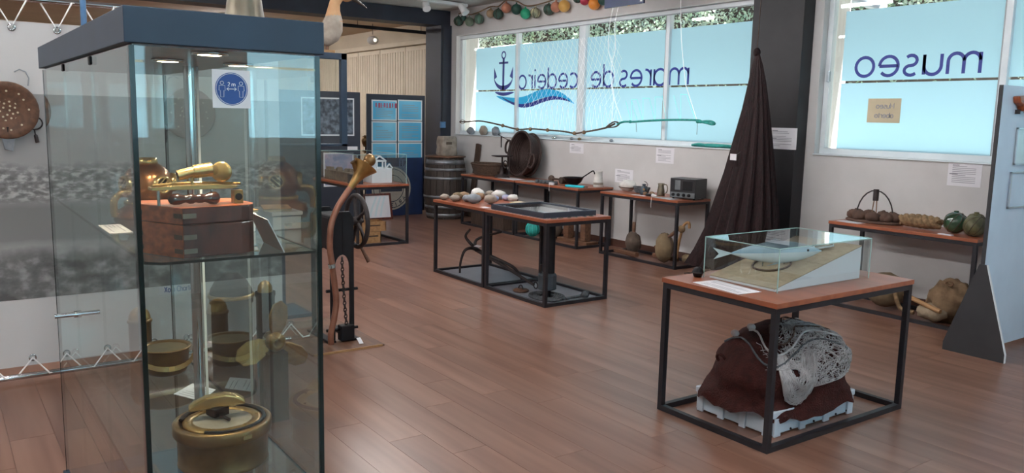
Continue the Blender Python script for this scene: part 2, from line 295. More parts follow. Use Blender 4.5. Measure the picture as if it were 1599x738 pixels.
struct(MB().box(-18, 3.6, -4.3, -4, 0, 3.28), 'wall_left', 'wall_white'); struct(MB().box(-18.3, -18, -4.3, WY, 0, 3.28), 'wall_back', 'wall_beige')
struct(MB().box(-18.3, 3.6, -4.3, WY + .43, 3.28, 3.45), 'ceiling', 'ceiling_white'); struct(MB().box(-18.3, -12.0, -4.3, WY + .43, 3.16, 3.27), 'ceiling_far', 'wall_beige')
struct(MB().box(-12.2, -11.8, -4, WY, 3.04, 3.27), 'trim_1', 'navy_dark')
struct(MB().box(-4.88 + .03 - .01, 3.2, WY - .015, WY, 0, .092).box(-11.75, -5.58, WY - .015, WY, 0, .092), 'baseboard_window', 'baseboard')
pb_ = MB().box(-5.58, -4.98, 6.9, WY, 0, 3.28); struct(pb_, 'pillar_window', 'black_paint')
struct(MB().box(-12.25, -11.75, 6.87, WY, 0, 3.04), 'pillar_corner', 'navy_dark')
# conduit with a wall socket on the corner pillar
t = thing('conduit', (-11.74, 6.9, 1.42), 'thin dark conduit with blue socket box on the corner pillar', 'conduit')
MB().cyl((-11.74, 6.9, 1.5), (-11.74, 6.9, 3.0), .008, n=8).build('pipe', 'black_metal', t); MB().box(-11.75, -11.71, 6.86, 6.95, 1.40, 1.50).build('socket', 'hose_blue', t, bevel=.004)
def window(name, a, b, bars, film_from, z1=ZT, axis='y', yg=7.15, film=True):
    """a..b along the wall, yg = room-side face of the frame"""
    def bx(mb, u0, u1, d0, d1, z0_, z1_):
        if axis == 'y': return mb.box(u0, u1, yg + d0, yg + d1, z0_, z1_)
        return mb.box(yg + d0, yg + d1, u0, u1, z0_, z1_)
    zs = ZS
    rt = MB(); bx(rt, a, b, 0, .07, zs, zs + .055); o_ = struct(rt, name, 'upvc', bevel=.004)
    for u0, u1, p, q in ((a, b, z1 - .05, z1), (a, a + .055, zs + .055, z1 - .05), (b - .055, b, zs + .055, z1 - .05)):
        mb = MB(); bx(mb, u0, u1, 0, .07, p, q); mb.build('window_frame', 'upvc', o_, bevel=.004)
    mb = MB(); bx(mb, a, b, -.006, 0, z1 - .062, z1 - .05); mb.build('window_seal', 'frame_grey', o_)
    edges = [a + .055]
    for c, w_ in bars:
        mb = MB(); bx(mb, c - w_ / 2, c + w_ / 2, 0, .07, zs + .055, z1 - .05); mb.build('mullion', 'upvc', o_, bevel=.004)
        mb = MB(); bx(mb, c - w_ / 2 - .012, c - w_ / 2, .005, .06, zs + .055, z1 - .05); mb.build('window_seal', 'frame_grey', o_)
        edges += [c - w_ / 2, c + w_ / 2]
    edges.append(b - .055)
    for i in range(0, len(edges), 2):
        p, q = edges[i], edges[i + 1]
        mb = MB(); bx(mb, p, q, .045, .051, zs + .055, z1 - .05); mb.build('window_pane', 'clear_glass', o_)
        if not film: continue
        f0 = max(p, film_from)
        for z0_, zz in ((zs + .055, 1.985), (2.006, 2.655 if axis == 'y' else z1 - .05)):
            mb = MB(); bx(mb, f0, q, .038, .0405, z0_, zz); mb.build('window_film', 'frosted_film', o_)
    if axis == 'y':
        mb = MB().box(a - .0, b + .0, WY - .02, yg, ZS - .012, ZS + .001); mb.build('window_sill', 'upvc', o_, bevel=.003)
    return o_
win1 = window('window_1', W1[0], W1[1], ((-10.03, .055), (-8.55, .13), (-7.0, .055)), -11.19)
win2 = window('window_2', W2[0], W2[1], ((-3.24, .055), (-1.5, .055)), -4.72)
MB().box(-4.84, -4.81, 7.12, 7.152, 2.0, 2.1).build('window_latch', 'alu', win2, bevel=.004)
window('window_3', W3[0], W3[1], ((.3, .06),), -2, 2.6, 'x', 3.24); window('window_4', W4[0], W4[1], ((3.8, .06),), 0, 2.6, 'x', 3.24)
# lettering and emblem stuck on the film, read from outside
YL = 7.186
def lettering(word, x0, x1, z, h, w_, gap, lab):
    t = thing('window_lettering', ((x0 + x1) / 2, YL, z), lab, 'lettering'); tot = sum(G[k][0] for k in word) + gap * (len(word) - 1); sx_ = (x1 - x0) / tot; x = 0
    for k in word:
        gw = G[k][0]; mb = MB()
        if k != ' ': text(mb, k, WALLM, (x1 - (x + gw) * sx_, YL, z), h, w_, mirror=True, width=gw * sx_); mb.build('letter', 'logo_blue', t)
        x += gw + gap
lettering('museo', -4.575, -3.445, 2.045, .172, .029, .32, 'dark blue mirrored word museo on the single right window')
lettering('mares', -7.83, -6.68, 2.012, .19, .028, .3, 'mirrored blue word mares on the wide window, nearest the brown net')
lettering('de', -8.385, -7.95, 2.012, .19, .028, .3, 'mirrored blue word de on the wide window')
lettering('cedeira', -10.02, -8.665, 2.012, .19, .028, .3, 'mirrored blue word cedeira on the wide window beside the anchor')
lg = thing('window_emblem', (-10.4, YL, 1.8), 'blue anchor over two curling waves stuck on the wide window', 'emblem')
a_ = MB(); cx = -10.42
a_.ribbon([(cx + p, q) for p, q in arc(0, 2.52, .05, 0, 360, 16)[:-1]], .022, WALLM, (0, YL, 0), closed=True).ribbon([(cx, 2.47), (cx, 2.0)], .05, WALLM, (0, YL, 0)).ribbon([(cx - .12, 2.405), (cx + .12, 2.405)], .03, WALLM, (0, YL, 0))
k = arc(cx, 2.2, .25, 185, 355, 18, .2)
a_.prism(k + [(p, q + .02 + .045 * math.sin(math.pi * i / 18)) for i, (p, q) in reversed(list(enumerate(k)))], WALLM, .002, (0, YL, 0))
for s_ in (-1, 1): a_.prism([(cx + s_ * .25, 2.34), (cx + s_ * .17, 2.2), (cx + s_ * .25, 2.16)][::s_], WALLM, .002, (0, YL, 0))
a_.build('anchor', 'logo_blue', lg)
def wave(pts, th):
    c_ = [P(px, py, 1, YL) for px, py in pts]; n_ = len(c_) - 1; sm = []
    for i in range(n_):
        p0, p1, p2, p3 = c_[max(i - 1, 0)], c_[i], c_[i + 1], c_[min(i + 2, n_)]
        sm += [.5 * ((2 * p1) + (p2 - p0) * u_ + (2 * p0 - 5 * p1 + 4 * p2 - p3) * u_ * u_ + (3 * p1 - p0 - 3 * p2 + p3) * u_ ** 3) for u_ in (0, .25, .5, .75)]
    sm.append(c_[-1]); m_ = len(sm) - 1; t_ = [th * math.sin(math.pi * i / m_) ** .8 + .002 for i in range(m_ + 1)]
    return [(p.x, p.z - q / 2) for p, q in zip(sm, t_)] + [(p.x, p.z + q / 2) for p, q in reversed(list(zip(sm, t_)))]
MB().prism(wave(((775, 150), (790, 155), (806, 158), (822, 156), (840, 148), (858, 145), (878, 149), (897, 162)), .125), WALLM, .002, (0, YL, 0)).build('wave', 'logo_cyan', lg)
MB().prism(wave(((784, 152), (798, 160), (814, 165), (830, 163), (846, 157), (862, 153), (878, 154), (892, 159)), .06), WALLM, .002, (0, YL - .002, 0)).build('wave', 'logo_blue', lg)
MB().prism(wave(((773, 144), (786, 147), (803, 144)), .05), WALLM, .002, (0, YL - .002, 0)).build('wave', 'logo_blue', lg)
nt_ = thing('window_notice', (-4.26, 7.18, 1.62), 'cream paper notice taped to the window below the word museo', 'notice')
MB().box(-4.42, -4.10, 7.182, 7.185, 1.62, 1.84).build('sheet', 'paper_cream', nt_)
tx = MB(); text(tx, 'Museo', WALLM, (-4.335, 7.1815, 1.75), .03, .008, mirror=True, width=.17); text(tx, 'aberto', WALLM, (-4.345, 7.1815, 1.665), .03, .008, mirror=True, width=.18); tx.build('lettering', 'ink', nt_)
# ------------------------------------------------------------------ outdoors
struct(MB().box(-26, 14, WY + .22, 9.9, .9, 1.22), 'bounce_ground_outside', 'pavement')  # unseen pale strip, raised to bounce sun onto the lower film
struct(MB().box(3.6, 60, -30, 30, -.1, .0), 'street_outside', 'pavement')  # unseen ground added to brighten what the rear windows show
hb = MB(); rd = random.Random(5)
for i in range(46000):
    x = rd.uniform(-17, 1); z = rd.uniform(2.55, 3.7) if i < 33000 else rd.uniform(1.5, 2.6) if i < 42000 else rd.uniform(3.6, 5.2); y = 9.15 + .35 * noise.noise(V((x * 1.3, z * 1.6, 0))) + rd.uniform(-.1, .35)
    s_ = rd.uniform(.016, .038); d = V((rd.gauss(0, 1), rd.gauss(0, 1), rd.gauss(0, 1))).normalized(); e = d.orthogonal().normalized(); c = V((x, y, z))
    hb.add([c - d * s_, c + e * s_ * .5, c + d * s_, c - e * s_ * .5], [(0, 1, 2, 3)])
hb.build('hedge', 'hedge', label='tall leafy hedge growing outside beyond the frosted windows', cat='hedge', kind='stuff')
struct(MB().box(-26, 14, 9.45, 10.6, .9, 7.5), 'sky_block_outside', 'stone_dark')  # unseen bank, raised to keep sky light off the film
t = thing('drainpipe', P(1345, 8, 1, 8.6), 'grey pipe outside crossing the top corner of the right window', 'pipe'); a = P(1328, -6, 1, 8.6); b = P(1378, 12, 1, 8.6)
MB().cyl(a, a + (b - a) * 1.0, .06, n=14).build('pipe', 'frame_grey', t); MB().cyl(b - (b - a) * .12, b + (b - a) * .02, .07, n=14).build('collar', 'frame_grey', t)
# ------------------------------------------------------------------ ceiling lamps: window row streaks the glass, others are added for light
def fixture(x, y, lab, z=3.28):
    t = thing('ceiling_light', (x, y, z), lab, 'ceiling light', 'fluorescent ceiling lights')
    MB().box(x - .78, x + .78, y - .09, y + .09, z - .05, z).build('housing', 'plastic_white', t, bevel=.006)
    for s_ in (-1, 1): MB().cyl((x - .74, y + s_ * .045, z - .066), (x + .74, y + s_ * .045, z - .066), .016, n=10).build('tube', 'tube_light', t)
for x, y, lab in ((-8.7, 4.15, 'twin tube ceiling light above the long middle tables'), (-7.0, 3.9, 'twin tube ceiling light between the long tables and the fish case'), (-4.6, 3.9, 'twin tube ceiling light above the fish case table'), (-.6, 3.9, 'twin tube ceiling light nearest the window behind the visitor'),
                  (-8.9, .3, 'added twin tube ceiling light beyond the laced banner'), (-5.6, .3, 'added twin tube ceiling light just behind the tall glass case'), (-2.2, .3, 'added twin tube ceiling light in front of the tall glass case'), (1.2, .3, 'added twin tube ceiling light behind the visitor'),
                  (-7.2, -2.4, 'added twin tube ceiling light at the far left of the room'), (-3.0, -2.4, 'added twin tube ceiling light at the near left of the room')): fixture(x, y, lab)  # unseen left rows added to lift the room light
fixture(-16.4, 4.1, 'added twin tube ceiling light deep in the far beige area', 3.16); fixture(-14.6, 4.1, 'twin tube ceiling light in the far beige area', 3.16)  # the deep one is added to brighten the shutters
# white spotlight bar on the ceiling near the corner pillar
t = thing('ceiling_spot_bar', P(690, 3, 2, 3.26), 'white ceiling spotlight bar beside the corner pillar', 'ceiling light'); c = P(692, 4, 2, 3.24)
MB().obox(c, .9, .10, .05, rz(R(100))).build('bar', 'plastic_white', t, bevel=.01); MB().cyl(c + V((0, -.3, -.01)), c + V((.1, -.33, -.13)), .045, .06).build('lamp_head', 'plastic_white', t); MB().cyl(c + V((0, .3, -.01)), c + V((.1, .33, -.13)), .045, .06).build('lamp_head', 'plastic_white', t)
# ------------------------------------------------------------------ far beige area: folding shutters, rail, pendant lamp
sh = thing('folding_shutters', (-14.6, 6.95, 0), 'tall cream boarded folding shutters behind the poster boards', 'shutter')
x = -17.2
for k_, wd in enumerate((1.0, 1.05, .95, 1.0, .88)):
    p_ = MB().box(x + .01, x + wd - .01, 6.99, 7.05, .05, 2.78).build('shutter_panel', 'panel_beige', sh, bevel=.006)
    nb = int(wd / .105)
    for i in range(nb): MB().box(x + .05 + i * (wd - .1) / nb + .007, x + .05 + (i + 1) * (wd - .1) / nb - .007, 6.975, 6.99, .12, 2.7).build('board', 'panel_beige', p_, bevel=.004)
    x += wd
MB().box(-17.3, -12.3, 6.93, 7.06, 2.79, 2.87).build('track', 'panel_beige', sh, bevel=.005); MB().box(-12.32, -12.26, 6.93, 7.06, 0, 2.79).build('jamb', 'panel_beige', sh)
t = thing('pendant_lamp', (-13.4, 6.45, 2.8), 'small round glass pendant lamp before the cream shutters', 'lamp')
c = P(582, 63, 0, -13.4); MB().cyl(c + V((0, 0, .1)), (c.x, c.y, 3.15), .006, n=6).build('cord', 'black_metal', t); MB().sph(c, (.1, .1, .075)).build('shade', 'cloth_white', t); MB().sph(c + V((.085, 0, 0)), .03, 10, 6).build('bulb', 'pendant_glow', t)
t = thing('curtain_rail', P(600, 46, 0, -12.6), 'thin black rail hanging in front of the cream shutters', 'rail'); a = P(505, 36, 0, -12.6); b = P(673, 52, 0, -12.6)
MB().bar(a, b, .05, .05).build('rail', 'iron_black', t); MB().bar(b, b + (b - a) * .02, .07, .07).build('end_cap', 'plastic_white', t)
for u_ in (.3, .9): q = a + (b - a) * u_; MB().cyl(q, (q.x, q.y, 3.16), .005, n=6).build('hanger', 'iron_black', t)
# ================================================================== tables
def table(x0, x1, y0, y1, label, h=.75, w_=.03, bottom=True):
    t = thing('display_table', ((x0 + x1) / 2, (y0 + y1) / 2, 0), label, 'table', 'cherry topped tables on black steel frames')
    MB().box(x0, x1, y0, y1, h - .026, h).build('tabletop', 'cherry_top', t, bevel=.002)
    q = .006; X0, X1, Y0, Y1 = x0 + q, x1 - q, y0 + q, y1 - q
    for x in (X0, X1 - w_):
        for y in (Y0, Y1 - w_): MB().box(x, x + w_, y, y + w_, 0, h - .026).build('leg', 'black_metal', t)
    for zb in ((h - .026 - w_,) + ((0.0,) if bottom else ())):
        for x in (X0, X1 - w_): MB().box(x, x + w_, Y0 + w_, Y1 - w_, zb, zb + w_).build('rail', 'black_metal', t)
        for y in (Y0, Y1 - w_): MB().box(X0 + w_, X1 - w_, y, y + w_, zb, zb + w_).build('rail', 'black_metal', t)
    return t
table(-3.125, -2.37, 3.235, 4.45, 'cherry table carrying the glass case with the blue fish')
table(-7.29, -6.343, 4.185, 4.905, 'cherry table with shells and stones, half of the middle pair')
table(-6.337, -5.39, 4.185, 4.905, 'cherry table with the flat black display frame on top')
table(-4.285, -3.0, 6.495, 7.03, 'cherry table under the right window with rope and glass floats')
table(-7.36, -6.11, 6.51, 7.03, 'cherry table against the wall carrying the black radio set')
table(-9.03, -7.70, 6.45, 7.03, 'cherry table against the wall carrying the black ladle')
table(-10.42, -9.05, 6.45, 7.03, 'cherry table against the wall in front of the big round basket')
table(-10.42, -9.06, 4.15, 4.86, 'far cherry table carrying the glass case with white house model')

def glass_case(t, x0, x1, y0, y1, z0, z1, mat='acrylic', edge='glass_edge_light', th=.006, er=.004):
    for a in ((x0, x0 + th, y0, y1), (x1 - th, x1, y0, y1), (x0 + th, x1 - th, y0, y0 + th), (x0 + th, x1 - th, y1 - th, y1)): MB().box(*a, z0, z1 - th).build('glass_pane', mat, t)
    MB().box(x0, x1, y0, y1, z1 - th, z1).build('glass_pane', mat, t)
    e = MB()
    for x in (x0, x1):
        for y in (y0, y1): e.box(x - er / 2, x + er / 2, y - er / 2, y + er / 2, z0, z1)
    for x in (x0, x1): e.box(x - er / 2, x + er / 2, y0, y1, z1 - er / 2, z1 + er / 2)
    for y in (y0, y1): e.box(x0, x1, y - er / 2, y + er / 2, z1 - er / 2, z1 + er / 2)
    e.build('glass_edge', edge, t)
# ------------------------------------------------------------------ fish case on the front table
t = thing('fish_case', (-2.77, 3.85, .75), 'clear glass case over a sloping plinth on the nearest table', 'display case')
glass_case(t, -3.014, -2.53, 3.445, 4.255, .75, .975)
wg = thing('sloping_plinth', (-2.77, 3.85, .751), 'white sided wedge with beige canvas slope inside the glass case', 'plinth')
x0, x1, y0, y1 = -2.985, -2.555, 3.46, 4.205
MB().add([(x0, y0, .751), (x1, y0, .751), (x1, y1, .751), (x0, y1, .751), (x0, y0, .762), (x1, y0, .762), (x1, y1, .93), (x0, y1, .93)], [(3, 2, 1, 0), (0, 1, 5, 4), (1, 2, 6, 5), (2, 3, 7, 6), (3, 0, 4, 7), (4, 5, 6, 7)]).build('body', 'model_white', wg)
sl_ = .168 / .745
def slope_z(y): return .762 + (y - y0) * sl_
ym = 3.86
for p, q in ((y0, ym - .002), (ym + .002, y1)):
    MB().add([(x, y, slope_z(y) + dz) for dz in (0.0005, .005) for x, y in ((x0, p), (x1, p), (x1, q), (x0, q))], [(3, 2, 1, 0), (4, 5, 6, 7), (0, 1, 5, 4), (1, 2, 6, 5), (2, 3, 7, 6), (3, 0, 4, 7)]).build('canvas_panel', 'canvas', wg)
# fish model: lies across the slope
fA = FL(1125, 404, .87); fB = FL(1289, 409, .865); fA = V((-2.975, 3.56, .878)); fB = V((-2.60, 3.90, .922))
fd = fB - fA; L_ = fd.length; fx = fd.normalized(); fM = frame(fx, V((0, 0, 1)))
t = thing('fish_model', (fA + fB) / 2 - V((0, 0, .07)), 'blue and white carved fish inside the glass case', 'fish')
def fish(z_lo, z_hi, name, mat, side):
    n_ = 22; nu = 16; mb = MB(); vs = []; fs = []
    for i in range(n_ + 1):
        u_ = i / n_; r = .078 * (math.sin(math.pi * min(1, u_ * 1.02 + .0)) ** .75) * (0.35 + .65 * (u_ ** .35)) + .004
        for k in range(nu):
            a = 2 * math.pi * k / nu; vs.append(fA + fM @ V((u_ * L_ * .93 + .035, math.sin(a) * r * .85, math.cos(a) * r * .45)))
    for i in range(n_):
        for k in range(nu):
            m_ = math.sin(2 * math.pi * (k + .5) / nu)
            if (m_ > -.1) == side: fs.append((i * nu + k, i * nu + (k + 1) % nu, (i + 1) * nu + (k + 1) % nu, (i + 1) * nu + k))
    return mb.add(vs, fs, True).build(name, mat, t)
fish(0, 1, 'back', 'fish_blue', True); fish(0, 1, 'belly', 'fish_white', False)
MB().prism([(.045, 0), (-.06, .035), (-.03, 0), (-.06, -.03)], fM, .004, fA + fM @ V((0, 0, -.002))).build('tail_fin', 'fish_white', t)
MB().prism([(.2, .05), (.33, .048), (.27, .075)], fM, .004, fA).build('dorsal_fin', 'fish_blue', t); MB().prism([(.3, -.05), (.22, -.075), (.36, -.05)], fM, .004, fA).build('fin', 'fish_blue', t)
for s_ in (-1, 1): MB().sph(fA + fM @ V((L_ * .86, .008, s_ * .017)), .007, 8, 6).build('eye', 'iron_black', t)
for u_ in (.4, .62):
    q = fA + fM @ V((u_ * L_, -.045, 0)); MB().cyl(q, (q.x, q.y, slope_z(q.y) + .004), .004, n=6).build('support_pin', 'steel', t)
cc = (fA + fB) / 2; rg = MB(); pts = []
for k in range(24):
    a = 2 * math.pi * k / 24; x_, y_ = cc.x + .1 * math.cos(a), cc.y + .1 * math.sin(a); pts.append((x_, y_, slope_z(y_) + .011))
rg.tube(pts, .0055, 6, True).build('shadow_ring', 'rope_dark', label='dark ring standing in for the shadow under the fish model', cat='rope')  # ring-shaped shadow of the fish, modelled as a dark tube
kp = V((-2.70, 4.06, 0)); kM = frame(V((.55, .8, .8 * sl_)), V((0, -sl_, 1))); t = thing('net_knife', V((-2.70, 4.06, slope_z(4.06) + .005)), 'small pale green and steel net knife lying on the canvas slope', 'knife'); kc = V((-2.70, 4.06, slope_z(4.06) + .0225))
MB().obox(kc, .115, .014, .030, kM).build('handle', 'fish_white', t, bevel=.004); MB().obox(kc + kM @ V((.0, .01, .012)), .1, .008, .01, kM).build('blade', 'steel', t); MB().obox(kc + kM @ V((-.03, .0, -.018)), .09, .012, .008, kM).build('spine', 'bottle_green', t)
MB().obox((-2.93, 4.05, slope_z(4.05) + .009), .03, .012, .008, rz(.6)).build('fish_hook', 'iron', label='tiny dark hook lying high on the canvas slope', cat='hook')
t = thing('caption_sheet', (-2.76, 3.33, .751), 'white caption sheet lying before the fish case', 'paper'); q = [(-2.94, 3.275), (-2.61, 3.243), (-2.59, 3.40), (-2.918, 3.438)]
MB().prism(q, FLATM, .0015, (0, 0, .7503)).build('sheet', 'paper', t); mb = MB(); print_lines(mb, frame((1, -.09, 0), (.12, 1, 0)), (-2.90, 3.29, .7520), .27, .10, 6, .004, 4, .0004); mb.build('printed_text', 'ink', t)
t = thing('pulley_knob', (-3.03, 3.41, .75), 'small black knob standing beside the fish case', 'knob'); MB().lathe([(.0, 0), (.022, .002), (.028, .018), (.03, .03), (.024, .048), (.01, .056), (0, .057)], (-3.035, 3.42, .75), 16).build('body', 'iron_black', t); MB().lathe([(.03, 0), (.0325, .004), (.03, .008)], (-3.035, 3.42, .772), 16).build('ring', 'iron', t)
# ------------------------------------------------------------------ net heap on a white crate under the front table
cr = thing('white_crate', (-2.75, 3.79, 0), 'low white plastic fish crate under the nearest table', 'crate'); x0, x1, y0, y1 = -3.01, -2.49, 3.425, 4.155
MB().box(x0 + .01, x1 - .01, y0 + .01, y1 - .01, .006, .125).build('body', 'crate_white', cr, bevel=.008)
MB().box(x0, x1, y0, y1, .10, .135).build('rim', 'crate_white', cr, bevel=.006)
for u_ in (0, .33, .66, 1):
    for (a, b) in ((x0 + .002, 0), (x1 - .002, 0)): MB().box(a - .006, a + .006, y0 + .02 + u_ * (y1 - y0 - .09), y0 + .07 + u_ * (y1 - y0 - .09), 0.001, .1).build('rib', 'crate_white', cr, bevel=.002)
    for y in (y0 + .002, y1 - .002): MB().box(x0 + .02 + u_ * (x1 - x0 - .08), x0 + .06 + u_ * (x1 - x0 - .08), y - .006, y + .006, 0.001, .1).build('rib', 'crate_white', cr, bevel=.002)
for k in range(7): MB().cyl((x1 - .004, y0 + .06 + k * .1, .022), (x1 + .001, y0 + .06 + k * .1, .022), .006, n=8).build('drain_hole', 'iron_black', cr)
mb = MB(); print_lines(mb, WALLX, (x1 - .0095, 3.72, .045), .09, .03, 3, .004, 12, .001); mb.build('print', 'ink_dark', cr)
hx, hy = -2.745, 3.80
def heap_pt(a, v):
    """a: angle, v: 0 hem .. 1 top"""
    rx, ry = .305, .42
    c_, s_ = math.cos(a), math.sin(a); e = .78
    ex = math.copysign(abs(c_) ** e, c_) * rx; ey = math.copysign(abs(s_) ** e, s_) * ry
    hem = .085 + .04 * noise.noise(V((c_ * 1.7, s_ * 1.7, 3))) + .045 * noise.noise(V((c_ * 4, s_ * 4, 9)))
    if v < .28:
        q = v / .28; r = 1.06 - .08 * q; z = hem + (.20 - hem) * q
    else:
        q = (v - .28) / .72; r = .98 * math.cos(q * math.pi / 2) ** .8; z = .20 + (.30 - .03 * max(0, -s_) * (1 - q)) * math.sin(q * math.pi / 2)
    p = V((hx + ex * r, hy + ey * r, z)); n_ = noise.noise(V((p.x * 6, p.y * 6, p.z * 9))) * .05 + noise.noise(V((p.x * 17, p.y * 17, p.z * 20))) * .009
    d = V((ex / rx * r, ey / ry * r, .5 * v)); return p + d * n_
NA, NV = 72, 26; vs = []; fs = []
for j in range(NV + 1): vs += [heap_pt(2 * math.pi * i / NA, j / NV) for i in range(NA)]
for j in range(NV): fs += [(j * NA + i, j * NA + (i + 1) % NA, (j + 1) * NA + (i + 1) % NA, (j + 1) * NA + i) for i in range(NA)]
nh = thing('net_heap', (hx, hy, .1), 'heap of dark red fishing net draped over the white crate', 'fishing net'); MB().add(vs, fs, True).build('net_pile', 'net_red', nh)
q = heap_pt(-1.95, .5); MB().tube([q + V((-.0, -.01, 0)) + V((.028 * math.cos(k * .5236), -.008 * math.sin(k * .5236), .024 * math.sin(k * .5236))) for k in range(12)], .008, 8, True).build('float_ring', 'net_red', nh)
# white gill net bundled over it
wn = thing('white_net', (hx + .05, hy + .1, .3), 'pale tangled gill net spread over the top of the red net heap', 'fishing net')
rd = random.Random(8); mb = MB()
for k in range(720):
    a = rd.choice([rd.uniform(-.75, 1.4), rd.uniform(-.75, 1.4), rd.uniform(-.8, 2.4)]); a = max(a, -.8); v = min(.98, max(.36 if a > -.35 else .52, rd.uniform(.3, .95))); v = max(v, .68) if a < -1.1 else v; pts = []; da, dv = rd.uniform(-.12, .12), rd.uniform(-.05, .05)
    for i in range(9):
        q = heap_pt(a, v); o_ = V((q.x - hx, q.y - hy, .25)).normalized(); pts.append(q + o_ * (.010 + .010 * rd.random()))
        a += da + rd.gauss(0, .05); v += dv + rd.gauss(0, .02); v = min(.99, max(.34 if a > -.4 else .5, v)); da *= .8; dv *= .8
    mb.tube(pts, .0017, 3)
mb.build('mesh_filaments', 'net_white', wn, kind='stuff')
for rep in range(3):
    mb = MB(); pts = []
    for i in range(30):
        a = -2.2 + rep * .35 + i * .14; q = heap_pt(a, .62 + .1 * rep + .1 * math.sin(i * .5 + rep)); pts.append(q + V((q.x - hx, q.y - hy, .25)).normalized() * .016)
    mb.tube(pts, .006, 6).build('head_rope', ('rope_grey', 'net_white', 'rope_dark')[rep], wn)
# scalloped loop of net hanging down the near side
mb = MB(); rd = random.Random(2)
for k in range(90):
    w_ = rd.uniform(.05, .125); pts = []
    for i in range(15):
        u_ = -1 + i / 7; a = -.46 + u_ * w_ * 3.0; v = .62 - (.46 * (w_ / .125)) * (1 - u_ * u_) + rd.gauss(0, .012)
        q = heap_pt(a, max(.16, v)); pts.append(q + V((q.x - hx, q.y - hy, .1)).normalized() * (.012 + .012 * rd.random()))
    mb.tube(pts, .0018, 3)
mb.build('net_loop', 'net_white', wn, kind='stuff')
for i, (a, v) in enumerate(((-2.05, .72), (-1.9, .83), (1.9, .75), (-.9, .62))):
    q = heap_pt(a, v); o_ = V((q.x - hx, q.y - hy, .3)).normalized(); MB().sph(q + o_ * .022, (.026, .020, .020), 12, 8).build('cork_float', 'net_white', wn)

# ------------------------------------------------------------------ middle tables: shells, stones, black frame
fr_ = thing('flat_display_frame', (-5.85, 4.53, .751), 'flat black framed display lying on the middle table', 'frame')
x0, x1, y0, y1 = -6.27, -5.47, 4.215, 4.80
# frame outline measured on the tabletop
MB().box(x0, x1, y0, y1, .751, .757).build('backing', 'paper', fr_)
for a in ((x0, x1, y0, y0 + .03), (x0, x1, y1 - .03, y1), (x0, x0 + .03, y0 + .03, y1 - .03), (x1 - .03, x1, y0 + .03, y1 - .03)): MB().box(*a, .751, .80).build('moulding', 'board_dark', fr_, bevel=.002)
MB().box(x0 + .03, x1 - .03, y0 + .03, y1 - .03, .788, .792).build('glass_pane', 'acrylic', fr_)
for k in range(6): MB().obox((x1 + .03 - .012 * (k % 2), 4.3 + k * .085, .7555), .02, .05, .01, rz(.3 * k)).build('fishing_lure', 'steel', label=('rightmost' if k == 5 else ('first', 'second', 'third', 'fourth', 'fifth')[k]) + ' tiny metal lure from the front along the flat black frame', cat='lure', group='metal lures on the middle table')
rd = random.Random(21)
stones = [(682, 309, .05, 'stone', 'small brown shell at the left end of the middle table'), (700, 310, .065, 'stone_ochre', 'rounded ochre shell, second along the left end of the middle table'), (716, 312, .055, 'stone', 'pale shell near the front edge of the middle table'), (728, 313, .06, 'stone_grey', 'grey rounded stone at the front of the shell row'),
          (744, 315, .075, 'stone_grey', 'large grey stone at the front of the shell row'), (758, 316, .075, 'stone', 'mottled stone next to the flat black frame'), (737, 304, .085, 'cloth_white', 'large domed white shell at the back of the shell row'), (760, 305, .06, 'stone', 'brownish shell at the back of the shell row'), (783, 306, .075, 'cloth_white', 'white scallop at the back of the shell row'),
          (772, 312, .05, 'photo_blue', 'bluish shell cluster beside the flat black frame'), (790, 310, .05, 'photo_blue', 'pale blue shell behind the flat black frame'), (712, 304, .06, 'cork', 'tan shell behind the leftmost shells'), (818, 310, .06, 'cloth_white', 'white shell on the yellow cloth'), (748, 308, .06, 'cork', 'tan shell in the middle of the shell row')]
pos = [[min(max(FL(px, py + 2, .75).x, -7.19), -6.36), min(max(FL(px, py + 2, .75).y, 4.26), 4.82), r_] for px, py, r_, _, _ in stones]
for it in range(200):
    for i in range(len(pos)):
        for j in range(i):
            dx, dy = pos[i][0] - pos[j][0], pos[i][1] - pos[j][1]; dd_ = math.hypot(dx, dy) or .01; need = (pos[i][2] + pos[j][2]) * 1.12
            if dd_ < need:
                k_ = (need - dd_) / dd_ * .25
                for p_, s_ in ((pos[i], 1), (pos[j], -1)): p_[0] = min(max(p_[0] + s_ * dx * k_, -7.19), -6.34); p_[1] = min(max(p_[1] + s_ * dy * k_, 4.26), 4.82)
for i, (px, py, r_, mt, lab) in enumerate(stones):
    MB().sph((pos[i][0], pos[i][1], .8), (r_, r_ * .85, r_ * .6), 14, 9, rz(rd.random() * 3), .22, 2.2, i).rest(.7505).build('shell', mt, label=lab, cat='shell', group='shells and stones on the middle table')
MB().obox((-6.5, 4.78, .757), .35, .12, .012, rz(.1)).build('yellow_cloth', 'paper_cream', label='yellowish cloth folded behind the flat black frame', cat='cloth')
t = thing('small_card', (-6.42, 4.26, .751), 'small white card beside the flat black frame', 'card'); MB().obox((-6.42, 4.25, .752), .1, .06, .002).build('card', 'paper', t)
